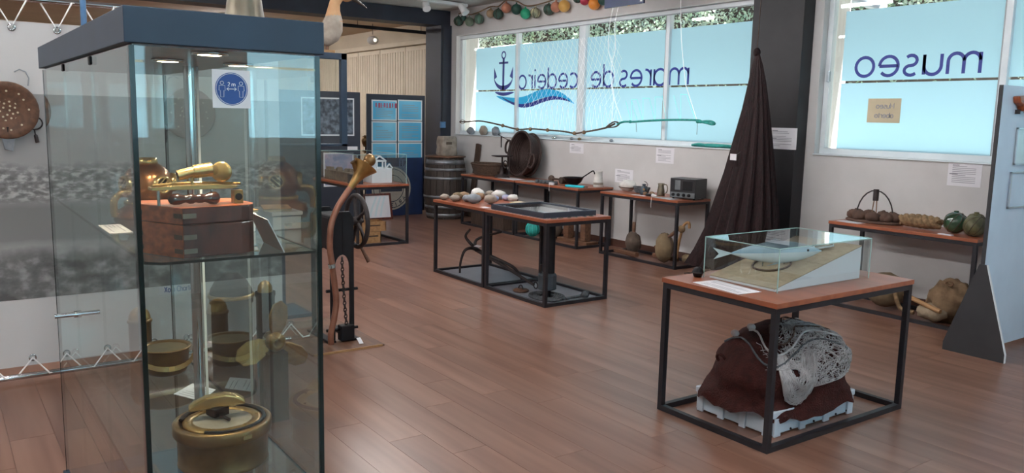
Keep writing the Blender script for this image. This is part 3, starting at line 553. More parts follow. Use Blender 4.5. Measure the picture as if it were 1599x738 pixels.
# grey board, anchor, winch block and rope coil on the floor under the middle tables
MB().box(-7.24, -5.43, 4.235, 4.855, .0005, .012).build('floor_board', 'grey_board', label='thin grey board on the floor inside the middle table frames', cat='board')
an = thing('grapnel_anchor', (-6.6, 4.5, .012), 'rusty four armed grapnel anchor lying under the middle table', 'anchor')
def Q(px, py, y=4.45): return P(px, py, 1, y)
hub = Q(745, 390, 4.5); tip = V((-6.03, 4.55, .05))
MB().tube([hub + (hub - tip) * .06, hub, (hub + tip) / 2 + V((0, 0, .006)), tip], [.02, .024, .017, .013], 8).build('shank', 'iron', an)
def arm(pts, name='fluke_arm'):
    n_ = len(pts); sm = []
    for i in range(n_ - 1):
        p0, p1, p2, p3 = pts[max(i - 1, 0)], pts[i], pts[i + 1], pts[min(i + 2, n_ - 1)]
        for k in range(5):
            u_ = k / 5; sm.append(.5 * ((2 * p1) + (p2 - p0) * u_ + (2 * p0 - 5 * p1 + 4 * p2 - p3) * u_ * u_ + (3 * p1 - p0 - 3 * p2 + p3) * u_ ** 3))
    sm.append(pts[-1]); return sm
def curve(pts): return arm([V(p) for p in pts])
for pts in ([hub, Q(733, 378, 4.42), Q(727, 368, 4.40), Q(734, 358, 4.40)], [hub, Q(742, 378, 4.6), Q(752, 370, 4.68), Q(783, 362, 4.75)], [hub, Q(735, 387, 4.40), Q(725, 392, 4.33), Q(719, 410, 4.28), Q(718, 426, 4.27)], [hub, V((-6.5, 4.6, .16)), V((-6.42, 4.66, .08)), V((-6.40, 4.68, .02))]):
    sm = arm(pts); MB().tube(sm, [.019 - .009 * i / len(sm) for i in range(len(sm))], 8).build('fluke_arm', 'iron', an)
MB().tube([tip + V((.03 + .03 * math.cos(k * .5236), .0, .0 + .03 * math.sin(k * .5236))) for k in range(12)], .006, 6, True).build('ring', 'iron', an)
MB().obox(Q(746, 384, 4.43), .09, .002, .04, WALLM @ Matrix.Rotation(.3, 3, 'X')).build('caption_card', 'paper', label='white card leaning on the hub of the grapnel anchor', cat='card')
t = thing('depth_lead', (-5.6, 4.40, .012), 'dark pipe standing in a grey ribbed block under the middle table', 'sounding gear'); c = FL(847, 462); bx_, by_ = -5.66, 4.42
MB().lathe([(.0, .09), (.075, .09), (.085, .1), (.085, .22), (.075, .235), (0, .235)], (bx_, by_, 0), 10, smooth=False).build('block', 'lead_grey', t); MB().cyl((bx_ + .01, by_ + .03, .235), (bx_ + .01, by_ + .03, .68), .034, n=12).build('pipe', 'iron_black', t); MB().cyl((bx_ - .05, by_ - .035, .235), (bx_ - .05, by_ - .035, .31), .011, n=8).build('pin', 'iron', t); MB().cyl((bx_, by_, .013), (bx_, by_, .09), .035).build('foot', 'iron_black', t)
t = thing('rope_coil', (-5.7, 4.45, .012), 'flat coil of grey rope on the board under the middle table', 'rope')
mb = MB(); pts = []
for i in range(150): a = i * .21; r_ = .06 + .00065 * i; pts.append((-5.66 + r_ * 1.25 * math.cos(a), 4.425 + r_ * .95 * math.sin(a), .025 + .028 * (i % 30 < 15) * (1 - i / 150)))
mb.tube(pts, .011, 6).build('coil', 'rope_grey', t); MB().tube(curve([(-5.49, 4.5, .03), (-5.48, 4.6, .035), (-5.51, 4.68, .03), (-5.49, 4.74, .04)]), .014, 6).build('rope_end', 'rope_grey', t); MB().sph((-5.485, 4.72, .045), (.03, .045, .03), 10, 7, amp=.3).build('knot', 'rope_grey', t)
t = thing('rusty_disc', (-6.0, 4.38, .012), 'small rusty disc with a loop beside the anchor end', 'disc'); MB().lathe([(.0, 0), (.07, .0), (.075, .012), (.06, .022), (0, .024)], (-6.0, 4.38, .0125), 18).build('disc', 'wood_mid', t); MB().tube([(-6.0 + .035 * math.cos(k * .45), 4.38, .03 + .04 * math.sin(k * .45)) for k in range(8)], .006, 6).build('loop', 'iron', t)
# ================================================================== tall glass display case on the left
VX0, VX1, VY0, VY1, VZ = -3.85, -2.10, .385, .872, 1.835
vc = thing('tall_display_case', ((VX0 + VX1) / 2, (VY0 + VY1) / 2, 0), 'tall glass display case with dark blue canopy in the foreground', 'display case')
MB().box(VX0, VX1, VY0, VY1, 1.752, VZ).build('canopy', 'navy', vc, bevel=.002)
MB().box(VX0 + .02, VX1 - .02, VY0 + .02, VY1 - .02, 1.747, 1.752).build('canopy_warm_underside', 'wood_red', vc)  # red sheet stands in for the warm-lit underside of the canopy
MB().box(VX0, VX1, VY0, VY1, 0, .05).build('deck', 'navy', vc, bevel=.003)
G0, G1 = .05, 1.747; th = .008; gi = .012
def pane(x0, x1, y0, y1): MB().box(x0, x1, y0, y1, G0, G1).build('glass_pane', 'case_glass', vc)
pane(VX1 - gi - th, VX1 - gi, VY0 + .02, VY1 - .02); pane(VX0 + gi, VX0 + gi + th, VY0 + .02, VY1 - .02); pane(VX0 + .02, VX1 - .02, VY1 - gi - th, VY1 - gi)
xs = [VX0 + .012, -3.24, -2.67, VX1 - .014]
for i in range(3): pane(xs[i] + .0005, xs[i + 1] - .0005, VY0 + gi, VY0 + gi + th)
for x, y in ((VX1 - gi - th, VY0 + gi), (VX1 - gi - th, VY1 - gi - th), (VX0 + gi, VY0 + gi), (VX0 + gi, VY1 - gi - th)): MB().box(x - .001, x + th + .002, y - .001, y + th + .003, G0, G1).build('glass_edge', 'glass_edge', vc)
for x in xs[1:3]:
    MB().box(x - .015, x + .015, VY0 + gi - .004, VY0 + gi + .016, 1.722, 1.747).build('clip', 'iron_black', vc, bevel=.003)
MB().box(VX1 - .09, VX1 - .05, VY0 + .02, VY0 + .026, G0, G1).build('corner_profile', 'chrome', vc)
SH1, SH2 = 1.226, .548; sx0, sx1, sy0, sy1 = VX0 + .035, VX1 - .024, VY0 + .035, VY1 - .024
for z in (SH1, SH2):
    poly = [(sx0, sy0), (sx1 - .03, sy0), (sx1, sy0 + .035), (sx1, sy1), (sx0, sy1)]
    MB().prism(poly, FLATM, .006, (0, 0, z - .006)).build('glass_shelf', 'case_glass', vc)
    e = MB(); q = [V((a, b, z - .003)) for a, b in poly]
    for i in range(5): e.bar(q[i], q[(i + 1) % 5], .0035, .0068)
    e.build('shelf_edge', 'glass_edge', vc)
px_, py_ = -2.975, .745
MB().cyl((px_, py_, .05), (px_, py_, 1.747), .0185, n=20).build('pole', 'chrome', vc); MB().box(px_ + .0, px_ + .006, py_ + .022, py_ + .03, .05, 1.747).build('cable', 'plastic_white', vc)
for z in (SH1, SH2): MB().cyl((px_, py_, z - .02), (px_, py_, z + .012), .026, n=20).build('shelf_collar', 'chrome', vc)
q = P(121, 490, 1, .397); MB().cyl((q.x, .325, q.z), (q.x, .397, q.z), .008, n=14).build('lock_barrel', 'chrome', vc); MB().cyl((q.x, .385, q.z), (q.x, .397, q.z), .012, n=14).build('lock_collar', 'chrome', vc)
for k, (px, py) in enumerate(((262, 97), (328, 87), (490, 110))):
    q = P(px, py, 2, 1.738); q.y = min(max(q.y, VY0 + .06), VY1 - .06); q.x = max(min(q.x, VX1 - .1), VX0 + .08)
    sp = MB().lathe([(.030, 0), (.046, .001), (.046, .008), (.030, .008)], (q.x, q.y, 1.739), 20, ring=True).build('spotlight', 'chrome', vc); MB().lathe([(0, 0), (.030, 0), (.030, .003), (0, .003)], (q.x, q.y, 1.7415), 20).build('lens', 'spot_light', sp)
    la = bpy.data.lights.new('spot_bulb', 'SPOT'); la.energy = 26; la.color = (1, .8, .56); la.spot_size = R(110); la.spot_blend = .6; la.shadow_soft_size = .025; lo_ = bpy.data.objects.new('spot_bulb', la); col.objects.link(lo_); lo_.location = (q.x, q.y, 1.735)
# distancing notice on the front pane
sn = thing('distance_notice', (VX1 - .008, .63, 1.60), 'white square notice with blue 2 m distance disc on the tall case', 'notice'); xs_ = VX1 - gi + .001; y0 = .583; s_ = .094; z0 = 1.607
MB().box(xs_, xs_ + .0012, y0, y0 + s_, z0, z0 + s_).build('sheet', 'white_paint', sn)
ct = (y0 + s_ / 2, z0 + s_ / 2); mb = MB(); mb.prism([(ct[0] + .0405 * math.cos(a), ct[1] + .0405 * math.sin(a)) for a in [2 * math.pi * k / 40 for k in range(40)]], WALLX, .0006, (xs_ + .0012, 0, 0)).build('blue_disc', 'sign_blue', sn)
mb = MB(); C0 = (xs_ + .0018, 0, 0)
mb.ribbon([(ct[0] + .038 * math.cos(a), ct[1] + .038 * math.sin(a)) for a in [2 * math.pi * k / 40 for k in range(40)]], .0012, WALLX, C0, .0004, True)
for f_ in (-1, 1):
    cx = ct[0] + f_ * .0235; mb.ribbon([(cx + p, q + ct[1]) for p, q in arc(0, .0145, .0042, 0, 360, 12)[:-1]], .0011, WALLX, C0, .0004, True)
    mb.ribbon([(cx - .0075, ct[1] - .004), (cx - .007, ct[1] + .008), (cx + .007, ct[1] + .008), (cx + .0075, ct[1] - .004), (cx + .0045, ct[1] - .004), (cx + .004, ct[1] - .02), (cx - .004, ct[1] - .02), (cx - .0045, ct[1] - .004)], .0010, WALLX, C0, .0004, True)
mb.ribbon([(ct[0] - .011, ct[1]), (ct[0] + .011, ct[1])], .0016, WALLX, C0, .0004)
for f_ in (-1, 1): mb.ribbon([(ct[0] + f_ * .007, ct[1] + .004), (ct[0] + f_ * .012, ct[1]), (ct[0] + f_ * .007, ct[1] - .004)], .0014, WALLX, C0, .0004)
text(mb, '2 m', WALLX, (C0[0], ct[0] - .009, ct[1] + .007), .0062, .0017, width=.018, d=.0004); mb.build('white_symbols', 'white_paint', sn)
# ------------------------------------------------------------------ sextant box, sextant
Z1 = SH1 + .0005
bx = thing('instrument_box', (-2.26, .57, Z1), 'dovetailed red wooden instrument box on the upper glass shelf', 'box')
pl_ = [(-2.150, .512), (-2.165, .600)] + [(-2.215 + .05 * math.cos(a), .655 + .055 * math.sin(a)) for a in (R(10), R(35), R(60), R(90))] + [(-2.36, .690), (-2.385, .46), (-2.30, .440)]
BH = .128
MB().prism(pl_, FLATM, .085, (0, 0, Z1)).build('body', 'wood_red', bx, bevel=.003); MB().prism(pl_, FLATM, BH - .0865, (0, 0, Z1 + .0865)).build('lid', 'wood_red', bx, bevel=.003)
# left boards in orange, painting in their warm lit side, and the dovetails
dA, dB = V((-2.30, .440, 0)), V((-2.150, .512, 0)); dd = (dB - dA).normalized(); nn = V((dd.y, -dd.x, 0)); sM = frame(dd, V((0, 0, 1)))
MB().prism([(0, .001), (.166, .001), (.166, .085), (0, .085)], sM, .002, dA + V((0, 0, Z1))).build('side_board', 'wood_orange', bx); MB().prism([(0, .087), (.166, .087), (.166, BH), (0, BH)], sM, .002, dA + V((0, 0, Z1))).build('lit_lid_board', 'wood_orange', bx)
MB().prism(pl_, FLATM, .0015, (0, 0, Z1 + BH - .0005)).build('lid_top', 'wood_orange', bx)
M2 = frame(V((-2.165, .6, 0)) - V((-2.15, .512, 0)), V((0, 0, 1)))
for z in (.012, .048, .102):
    MB().prism([(.135, z), (.165, z), (.165, z + .012), (.135, z + .012)], sM, .003, dA + V((0, 0, Z1))).build('dovetail', 'wood_dark', bx); MB().prism([(0, z), (.034, z), (.034, z + .012), (0, z + .012)], M2, .003, V((-2.15, .512, Z1))).build('dovetail', 'stone', bx)
    MB().prism([(.0, z), (.014, z), (.014, z + .012), (.0, z + .012)], sM, .003, dA + V((0, 0, Z1))).build('dovetail', 'wood_dark', bx)
ZT1 = Z1 + BH + .001
def S(px, py, x=-2.23): return P(px, py, 0, x)
sx = thing('sextant', (-2.23, .56, ZT1), 'brass sextant with dark handle resting on the instrument box', 'sextant')
a, b = S(228, 290, -2.27), S(363, 283, -2.27); a.z = b.z = ZT1 + .044
MB().prism([(a.y, a.z - .003), (b.y - .02, a.z - .003), (b.y, a.z + .003), (b.y - .06, a.z + .009), (a.y + .03, a.z + .007), (a.y, a.z + .004)], WALLX, .045, (-2.25, 0, 0)).build('frame', 'brass_bright', sx, bevel=.001)
MB().tube([V((-2.2 - .06 * math.sin(i * .35), a.y + (b.y - a.y) * i / 9, a.z + .010)) for i in range(10)], .004, 6).build('limb', 'brass_bright', sx)
c0, c1, c2, c3 = S(277, 274), S(302, 268), S(305, 268), S(330, 264)
for p, q, r0, r1 in ((c0, c1, .0135, .014), (c1, c3, .0175, .019)): MB().cyl(p, q, r0, r1, 18).build('telescope', 'brass_bright', sx)
MB().cyl(c3, c3 + (c3 - c2) * .03, .0155, n=16).build('lens', 'iron_black', sx); MB().cyl(c0 - (c1 - c0) * .03, c0, .009, n=12).build('eyepiece', 'iron_black', sx); MB().cyl(S(300, 276), S(300, 291), .0045, n=8).build('post', 'brass_bright', sx)
q = S(347, 270); q.z += .004; MB().lathe([(0, 0), (.024, 0), (.027, .004), (.027, .010), (.022, .012), (0, .012)], q, 22, frame((0, 0, 1), (-.5, -.8, 0))).build('index_mirror', 'brass_bright', sx)
for px in (247, 330): q = S(px, 290); MB().cyl((q.x, q.y, ZT1), (q.x, q.y, ZT1 + .046), .0042, n=10).build('foot', 'steel', sx)
hp = [S(262, 301, -2.2), S(343, 306, -2.2)]; hp[0].z = hp[1].z = ZT1 + .018; mb = MB(); hd = hp[1] - hp[0]
mb.tube([hp[0] + hd * u_ for u_ in (0, .03, .1, .2, .28, .33, .4, .47, .52, .58, .65, .70, .8, .92, .98, 1)], [.004, .011, .0145, .0145, .011, .009, .013, .013, .0095, .012, .012, .0095, .0155, .0165, .011, .004], 16).build('handle', 'handle_dark', sx)
q = S(370, 297); q.z = ZT1 + .0175; kk = MB().obox(q, .03, .024, .035).build('shade_block', 'brass', sx, bevel=.001); MB().cyl(q + V((.0145, 0, 0)), q + V((.0165, 0, 0)), .0095, n=18).build('bore', 'iron_black', sx)
# ------------------------------------------------------------------ diving helmet on the same shelf, further back
hl = thing('diving_helmet', (-3.08, .60, Z1), 'copper and brass diving helmet behind the instrument box', 'diving helmet'); hc = V((-3.08, .622, Z1 + .112)); hr = .083
MB().sph(hc, (hr, hr, hr * .98), 28, 18).build('dome', 'copper_helmet', hl); MB().lathe([(.112, 0), (.116, .006), (.105, .022), (.08, .038), (.073, .05)], (hc.x, hc.y, Z1), 28).build('breastplate', 'copper_helmet', hl); MB().lathe([(.075, 0), (.081, .004), (.081, .014), (.073, .018)], (hc.x, hc.y, Z1 + .042), 28, ring=True).build('collar_ring', 'brass_bright', hl)
def port(d, name, r_=.030):
    d = V(d).normalized(); M3 = frame(d.orthogonal(), d.cross(d.orthogonal())); M3 = Matrix((M3.col[0], M3.col[1], d)).transposed(); o_ = hc + d * (hr - .012)
    p_ = MB().lathe([(r_ * .7, 0), (r_ * 1.12, 0), (r_ * 1.12, .010), (r_, .022), (r_ * .78, .024), (r_ * .7, .016)], o_, 20, M3, ring=True).build(name, 'brass_bright', hl); MB().lathe([(0, .012), (r_ * .72, .012)], o_, 16, M3).build('port_glass', 'iron_black', p_)
    for k in range(3): MB().bar(o_ + M3 @ V((-r_ * .7, (k - 1) * r_ * .45, .022)), o_ + M3 @ V((r_ * .7, (k - 1) * r_ * .45, .022)), .004).build('port_guard', 'brass_bright', p_)
for d in ((0, 0, 1), (.9, .35, 0.05), (.35, -.95, .05), (0.2, .95, .1), (-.9, 0, .1)): port(d, 'viewport')
q = hc + V((.03, -.072, -.03)); MB().tube(curve([q, q + V((.0, -.03, 0)), q + V((.01, -.05, -.025)), q + V((.02, -.05, -.07))]), .010, 10).build('air_elbow', 'brass_bright', hl); MB().tube(curve([q + V((.03, 0, .01)), q + V((.04, -.03, .01)), q + V((.04, -.05, -.02)), q + V((.04, -.05, -.07))]), .010, 10).build('air_elbow', 'brass_bright', hl)
for k in range(10): a_ = k * .628; MB().cyl((hc.x + .103 * math.cos(a_), hc.y + .103 * math.sin(a_), Z1 + .010), (hc.x + .103 * math.cos(a_), hc.y + .103 * math.sin(a_), Z1 + .028), .006, n=8).build('wing_bolt', 'brass_bright', hl)
# white leaning card, small white box and book on the upper shelf
t = thing('leaning_card', (-2.16, .74, Z1), 'white caption card leaning against the instrument box', 'card'); MB().add([(-2.135, .765, Z1), (-2.33, .775, Z1), (-2.33, .735, Z1 + .09), (-2.135, .722, Z1 + .09), (-2.135, .768, Z1), (-2.33, .778, Z1), (-2.33, .738, Z1 + .09), (-2.135, .725, Z1 + .09)], [(0, 1, 2, 3), (7, 6, 5, 4), (0, 3, 7, 4), (1, 5, 6, 2), (3, 2, 6, 7), (0, 4, 5, 1)]).build('card', 'paper', t)
t = thing('shelf_card', (-2.80, .462, Z1), 'white caption card lying on the upper shelf by the sliding doors', 'card'); MB().box(-2.90, -2.69, .43, .495, Z1, Z1 + .0015).build('card', 'paper', t); mb = MB(); print_lines(mb, frame((1, 0, 0), (0, 1, 0)), (-2.88, .44, Z1 + .0015), .16, .045, 4, .004, 9, .0003); mb.build('printed_text', 'ink', t)
t = thing('small_white_box', (-2.62, .80, Z1), 'small white cardboard box behind the leaning card', 'box'); MB().box(-2.72, -2.55, .73, .825, Z1, Z1 + .045).build('body', 'model_white', t, bevel=.003); MB().box(-2.724, -2.546, .726, .829, Z1 + .045, Z1 + .058).build('lid', 'paper', t, bevel=.002)
t = thing('open_booklet', (-2.63, .785, Z1 + .058), 'thin cream booklet lying on the small white box', 'booklet'); MB().obox((-2.63, .785, Z1 + .0615), .13, .085, .006, rz(.25)).build('pages', 'paper_cream', t); MB().obox((-2.63, .785, Z1 + .0655), .134, .088, .002, rz(.25)).build('cover', 'wood_pale', t)
# ------------------------------------------------------------------ lower shelf
Z2 = SH2 + .0005
bn = thing('compass_binnacle', (-2.45, .665, Z2), 'round brass boat compass with sighting bar on the lower glass shelf', 'compass'); bc = (-2.44, .675, Z2)
MB().lathe([(.128, 0), (.132, .004), (.130, .01), (.130, .085), (.138, .091), (.143, .100), (.143, .126), (.139, .131), (.125, .131), (.125, .115), (0, .115)], bc, 40).build('bowl_case', 'brass_old', bn)
MB().lathe([(.088, .116), (.112, .118), (.114, .128), (.106, .132), (.086, .131), (.084, .120)], bc, 36, ring=True).build('bezel', 'brass', bn); MB().lathe([(0, .1275), (.086, .1275)], bc, 30).build('dial_glass', 'stone', bn)
MB().tube([V(bc) + V((.12 * math.cos(R(k)), .12 * math.sin(R(k)), .132)) for k in range(-40, 260, 12)], .006, 8).build('gimbal_ring', 'iron_black', bn)
for k in range(6): a_ = .4 + k * 1.047; MB().cyl(V(bc) + V((.1 * math.cos(a_), .1 * math.sin(a_), .13)), V(bc) + V((.1 * math.cos(a_), .1 * math.sin(a_), .135)), .004, n=8).build('screw', 'brass_bright', bn)
hM = frame(V((.25, 1, .06)), V((0, 0, 1))); hq = V((bc[0] - .035, bc[1] - .005, Z2 + .162))
MB().prism([(-.082, -.004), (.082, -.004), (.08, .010), (.058, .026), (.025, .036), (-.03, .034), (-.066, .02), (-.082, .010)], hM, .036, hq - hM @ V((0, 0, .018))).build('sighting_hood', 'brass_bright', bn, bevel=.006); MB().obox(hq + V((.0, .0, -.016)), .05, .05, .026, rz(.3)).build('mount', 'iron_black', bn, bevel=.003); MB().cyl(hq + V((.03, .0, -.022)), hq + V((.07, .015, -.026)), .005, n=8).build('lever', 'iron_black', bn)
MB().obox((bc[0] + .143, bc[1] + .03, Z2 + .113), .002, .026, .012, rz(.2)).build('maker_plate', 'brass_bright', bn)
bk = thing('brass_pail', (-3.43, .70, Z2), 'old brass pail with flat swing handle at the back of the lower shelf', 'pail'); c = V((-3.40, .725, Z2))
MB().lathe([(0, 0), (.05, .0), (.075, .012), (.085, .035), (.088, .105), (.098, .11), (.098, .116), (.084, .114), (.08, .03), (0, .02)], c, 28).build('bowl', 'brass_old', bk); MB().lathe([(0, .108), (.0825, .108)], c, 24).build('lid', 'brass_dull', bk)
hpts = [c + V((.1 * math.sin(R(k)) * .98, -.105 * math.cos(R(k)), .09 - .045 * math.sin(R(k)))) for k in range(0, 181, 12)]; mb = MB()
for i in range(len(hpts) - 1): mb.bar(hpts[i], hpts[i + 1], .004, .02)
mb.build('swing_handle', 'brass_bright', bk)
t = thing('brass_canister', (-3.74, .655, Z2), 'tall domed brass canister in the back left corner of the lower shelf', 'canister'); c = V((-3.70, .69, Z2)); MB().lathe([(.042, 0), (.045, .004), (.045, .15), (.05, .153), (.05, .162), (.044, .166)], c, 22).build('body', 'brass_old', t); MB().lathe([(.044, .166), (.043, .18), (.035, .2), (.018, .214), (0, .218)], c, 22).build('dome', 'brass', t)
t = thing('caption_sheet', (-3.12, .79, Z2), 'white caption sheet on the lower shelf of the tall case', 'paper'); MB().prism([(-3.13, .69), (-3.0, .755), (-3.10, .835), (-3.22, .78)], FLATM, .001, (0, 0, Z2)).build('sheet', 'paper', t); mb = MB(); print_lines(mb, frame((.9, .45, 0), (-.6, .8, 0)), (-3.125, .70, Z2 + .001), .11, .1, 6, .003, 5, .0003); mb.build('printed_text', 'ink', t)
t = thing('wooden_box', (-2.95, .47, .05), 'open wooden box on the deck of the tall case', 'box'); MB().box(-3.2, -2.80, .44, .62, .0505, .06).build('base', 'wood_mid', t)
for a in ((-3.2, -2.80, .43, .44), (-3.2, -2.80, .62, .63), (-3.21, -3.2, .43, .63), (-2.80, -2.79, .43, .63)): MB().box(*a, .05, .26).build('side_board', 'wood_mid', t)
# galvanised lantern standing on the canopy and blue conduit feeding the case
t = thing('metal_churn', (-2.5, .78, VZ), 'tapering grey metal churn standing on the tall case canopy', 'churn'); c = P(424, 20, 0, -2.5); c = V((-2.45, .775, VZ + .001)); MB().lathe([(.06, 0), (.062, .01), (.056, .03), (.036, .16), (.036, .22), (.045, .24)], c, 22).build('body', 'galvanised', t); MB().tube([c + V((.058 * math.cos(k * .3), .058 * math.sin(k * .3), .02)) for k in range(21)], .003, 6, True).build('hoop', 'galvanised', t)
q = P(131, 36, 1, .60); MB().cyl((q.x, .60, VZ), (q.x, .60, 3.28), .0125, n=12).build('blue_conduit', 'hose_blue', label='blue conduit dropping from the ceiling to the tall case', cat='conduit')
# dark lanterns, propeller standing on the floor behind the case
t = thing('deck_lamp', (-4.55, 1.30, 0), 'large dark domed ship lamp standing behind the tall case', 'lamp'); c = V((-4.6, 1.34, 0)); MB().lathe([(.12, 0), (.125, .01), (.125, .06), (.11, .07), (.11, .53), (.118, .535), (.118, .57)], c, 26).build('body', 'iron', t); MB().lathe([(.118, .57), (.112, .61), (.082, .665), (.04, .70), (0, .705)], c, 26).build('dome', 'iron', t); MB().tube([c + V((.116 * math.cos(k * .2618), .116 * math.sin(k * .2618), .575)) for k in range(24)], .012, 8, True).build('brass_band', 'brass', t)
t = thing('small_lamp', (-4.75, 1.72, 0), 'smaller dark ship lamp with brass cap next to the large one', 'lamp'); c = V((-4.8, 1.6, 0)); MB().lathe([(.05, 0), (.055, .01), (.055, .50), (.06, .505), (.06, .53)], c, 22).build('body', 'iron', t); MB().lathe([(.045, .53), (.042, .565), (.025, .59), (0, .6)], c, 20).build('cap', 'brass', t)
t = thing('propeller', (-4.1, 1.43, 0), 'bronze three bladed boat propeller standing behind the tall case', 'propeller'); c = V((-4.12, 1.415, .413)); MB().lathe([(.03, -.05), (.05, -.04), (.05, .04), (.03, .06), (.02, .06), (.02, -.05)], c, 18, WALLX).build('hub', 'brass', t)
for k, a_ in enumerate((R(80), R(200), R(320))):
    pts = [(x * .75, y * .8) for x, y in ((.03, -.02), (.09, -.06), (.17, -.075), (.25, -.055), (.29, 0), (.26, .06), (.18, .08), (.1, .06), (.03, .02))]; Mb = WALLX @ Matrix.Rotation(a_, 3, 'Z') @ Matrix.Rotation(.35, 3, 'X'); MB().prism(pts, Mb, .012, c).build('blade', 'brass', t, bevel=.004)
MB().box(-4.2, -4.04, 1.36, 1.46, 0, .365).build('stand', 'wood_dark', t)
# hung navy frame and bird figure beyond the case
t = thing('navy_frame_case', (-6.3, 2.3, 0), 'navy framed glass screen on a slim stand beyond the tall case', 'display case'); fy0, fy1, fz0, fz1 = 1.75, 2.80, 1.335, 2.075
for a in ((fy0, fy1, fz1 - .05, fz1), (fy0, fy1, fz0, fz0 + .02), (fy0, fy0 + .05, fz0, fz1), (fy1 - .05, fy1, fz0, fz1)): MB().box(-6.33, -6.28, *a).build('frame_bar', 'navy', t, bevel=.003)
MB().box(-6.31, -6.304, fy0 + .05, fy1 - .05, fz0 + .02, fz1 - .05).build('glass_pane', 'acrylic', t); MB().box(-6.33, -6.28, 2.2, 2.26, .03, fz0).build('post', 'navy', t); MB().box(-6.5, -6.1, 2.05, 2.41, 0, .03).build('foot', 'navy', t, bevel=.004)
t = thing('bird_figure', (-6.3, 2.7, fz1), 'carved long necked bird figure perched above the navy frame', 'bird figure'); B = lambda px, py: P(px, py, 0, -6.3)
MB().tube([B(*p) for p in ((500, 66), (506, 64), (514, 54), (518, 44), (521, 30), (521, 16), (523, 4), (530, -6), (542, -9))], [.02, .055, .085, .088, .07, .048, .040, .04, .03], 16).build('body', 'bird_white', t); MB().tube([B(*p) for p in ((520.5, 34), (521, 16), (523, 4), (530, -6), (542, -9))], [.074, .050, .042, .042, .03], 16).build('neck', 'bird_tan', t); MB().sph(B(541, -5), (.05, .05, .04), 14, 10).build('head', 'bird_tan', t)
MB().tube([B(*p) for p in ((546, -5), (558, 2), (573, 13))], [.022, .014, .004], 10).build('beak', 'brown_dark', t); MB().cyl(B(511, 62), B(511, 82), .014, n=8).build('leg', 'wood_mid', t); MB().obox((-6.305, B(511, 80).y, fz1 + .01), .04, .12, .02).build('perch', 'wood_pale', t)
# ------------------------------------------------------------------ laced photo banner
BX = -5.4
bn_ = thing('photo_banner', (BX, .6, .1), 'white banner with black and white harbour photograph laced to metal rods', 'banner'); by0, by1 = -1.9, 1.92
MB().box(BX - .004, BX, by0, by1, .105, 2.065).build('banner_sheet', 'banner_white', bn_)
m = bpy.data.materials.new('harbour_photo'); m.use_nodes = True; n = m.node_tree.nodes; l = m.node_tree.links; b = n['Principled BSDF']; b.inputs['Roughness'].default_value = .6; M_['harbour_photo'] = m
tc = n.new('ShaderNodeTexCoord'); sp_ = n.new('ShaderNodeSeparateXYZ'); l.new(tc.outputs['Object'], sp_.inputs[0])
def noise_node(scale, det, st_=(1, 1, 1)):
    mp = n.new('ShaderNodeMapping'); mp.inputs['Scale'].default_value = st_; l.new(tc.outputs['Object'], mp.inputs[0]); t_ = n.new('ShaderNodeTexNoise'); t_.inputs['Scale'].default_value = scale; t_.inputs['Detail'].default_value = det; l.new(mp.outputs[0], t_.inputs[0]); return t_.outputs[0]
def ramp(inp, stops):
    r_ = n.new('ShaderNodeValToRGB'); el = r_.color_ramp.elements
    while len(el) < len(stops): el.new(.5)
    for e_, (p_, c_) in zip(el, stops): e_.position = p_; e_.color = (c_, c_ * .985, c_ * .97, 1)
    l.new(inp, r_.inputs[0]); return r_.outputs[0]
def mixc(f_, a_, b_):
    q_ = n.new('ShaderNodeMix'); q_.data_type = 'RGBA'; l.new(f_, q_.inputs[0]); l.new(a_, q_.inputs[6]); l.new(b_, q_.inputs[7]); return q_.outputs[2]
mr = n.new('ShaderNodeMapRange'); mr.inputs['From Min'].default_value = .4; mr.inputs['From Max'].default_value = 1.57; l.new(sp_.outputs[2], mr.inputs[0])
wob = n.new('ShaderNodeMath'); wob.operation = 'MULTIPLY_ADD'; wob.inputs[1].default_value = .10; l.new(noise_node(2.2, 3), wob.inputs[0]); l.new(mr.outputs[0], wob.inputs[2])
base = ramp(wob.outputs[0], ((0, .20), (.25, .30), (.30, .42), (.34, .24), (.50, .22), (.54, .30), (.66, .35), (.72, .38), (1.0, .40)))
houses = ramp(noise_node(20, 7, (1, 1, 2.0)), ((.36, .15), (.5, .25), (.58, .45), (.72, .58))); trees = ramp(noise_node(9, 9, (1, 1, 1.4)), ((.36, .10), (.5, .17), (.60, .30), (.74, .44)))
mk1 = ramp(wob.outputs[0], ((.52, 0), (.555, 1), (.66, 1), (.72, 0))); mk2 = ramp(wob.outputs[0], ((0, 1), (.22, 1), (.33, 0), (1, 0)))
l.new(mixc(mk2, mixc(mk1, base, houses), trees), b.inputs['Base Color'])
MB().box(BX, BX + .002, by0, by1, .50, 1.67).build('harbour_print', 'harbour_photo', bn_)
for zr, nm in ((.045, 'lower'), (2.19, 'upper')): MB().cyl((BX, by0 - .1, zr), (BX, by1 + .05, zr), .017, n=12).build('rod', 'chrome', bn_)
for zg, zr in ((.15, .045), (2.03, 2.19)):
    gy = [by0 + .1 + i * .222 for i in range(18)]; pts = []
    for y in gy:
        MB().lathe([(.010, 0), (.021, 0), (.021, .004), (.010, .004)], (BX, y, zg), 16, WALLX, ring=True).build('grommet', 'chrome', bn_)
        pts += [V((BX + .006, y, zg)), V((BX + .019, y + .08, zr + (.004 if zr < 1 else -.004))), V((BX - .012, y + .14, zr))]
    MB().tube(pts, .005, 6).build('lacing', 'rope_white', bn_)
for y in (-1.6, .2, 1.7): MB().cyl((BX, y, 2.2), (BX, y, 3.28), .003, n=5).build('hanging_wire', 'steel', bn_)
for y in (-1.7, 1.85): MB().bar((BX, y - .0, .0), (BX, y, .04), .03).build('rod_foot', 'black_metal', bn_)
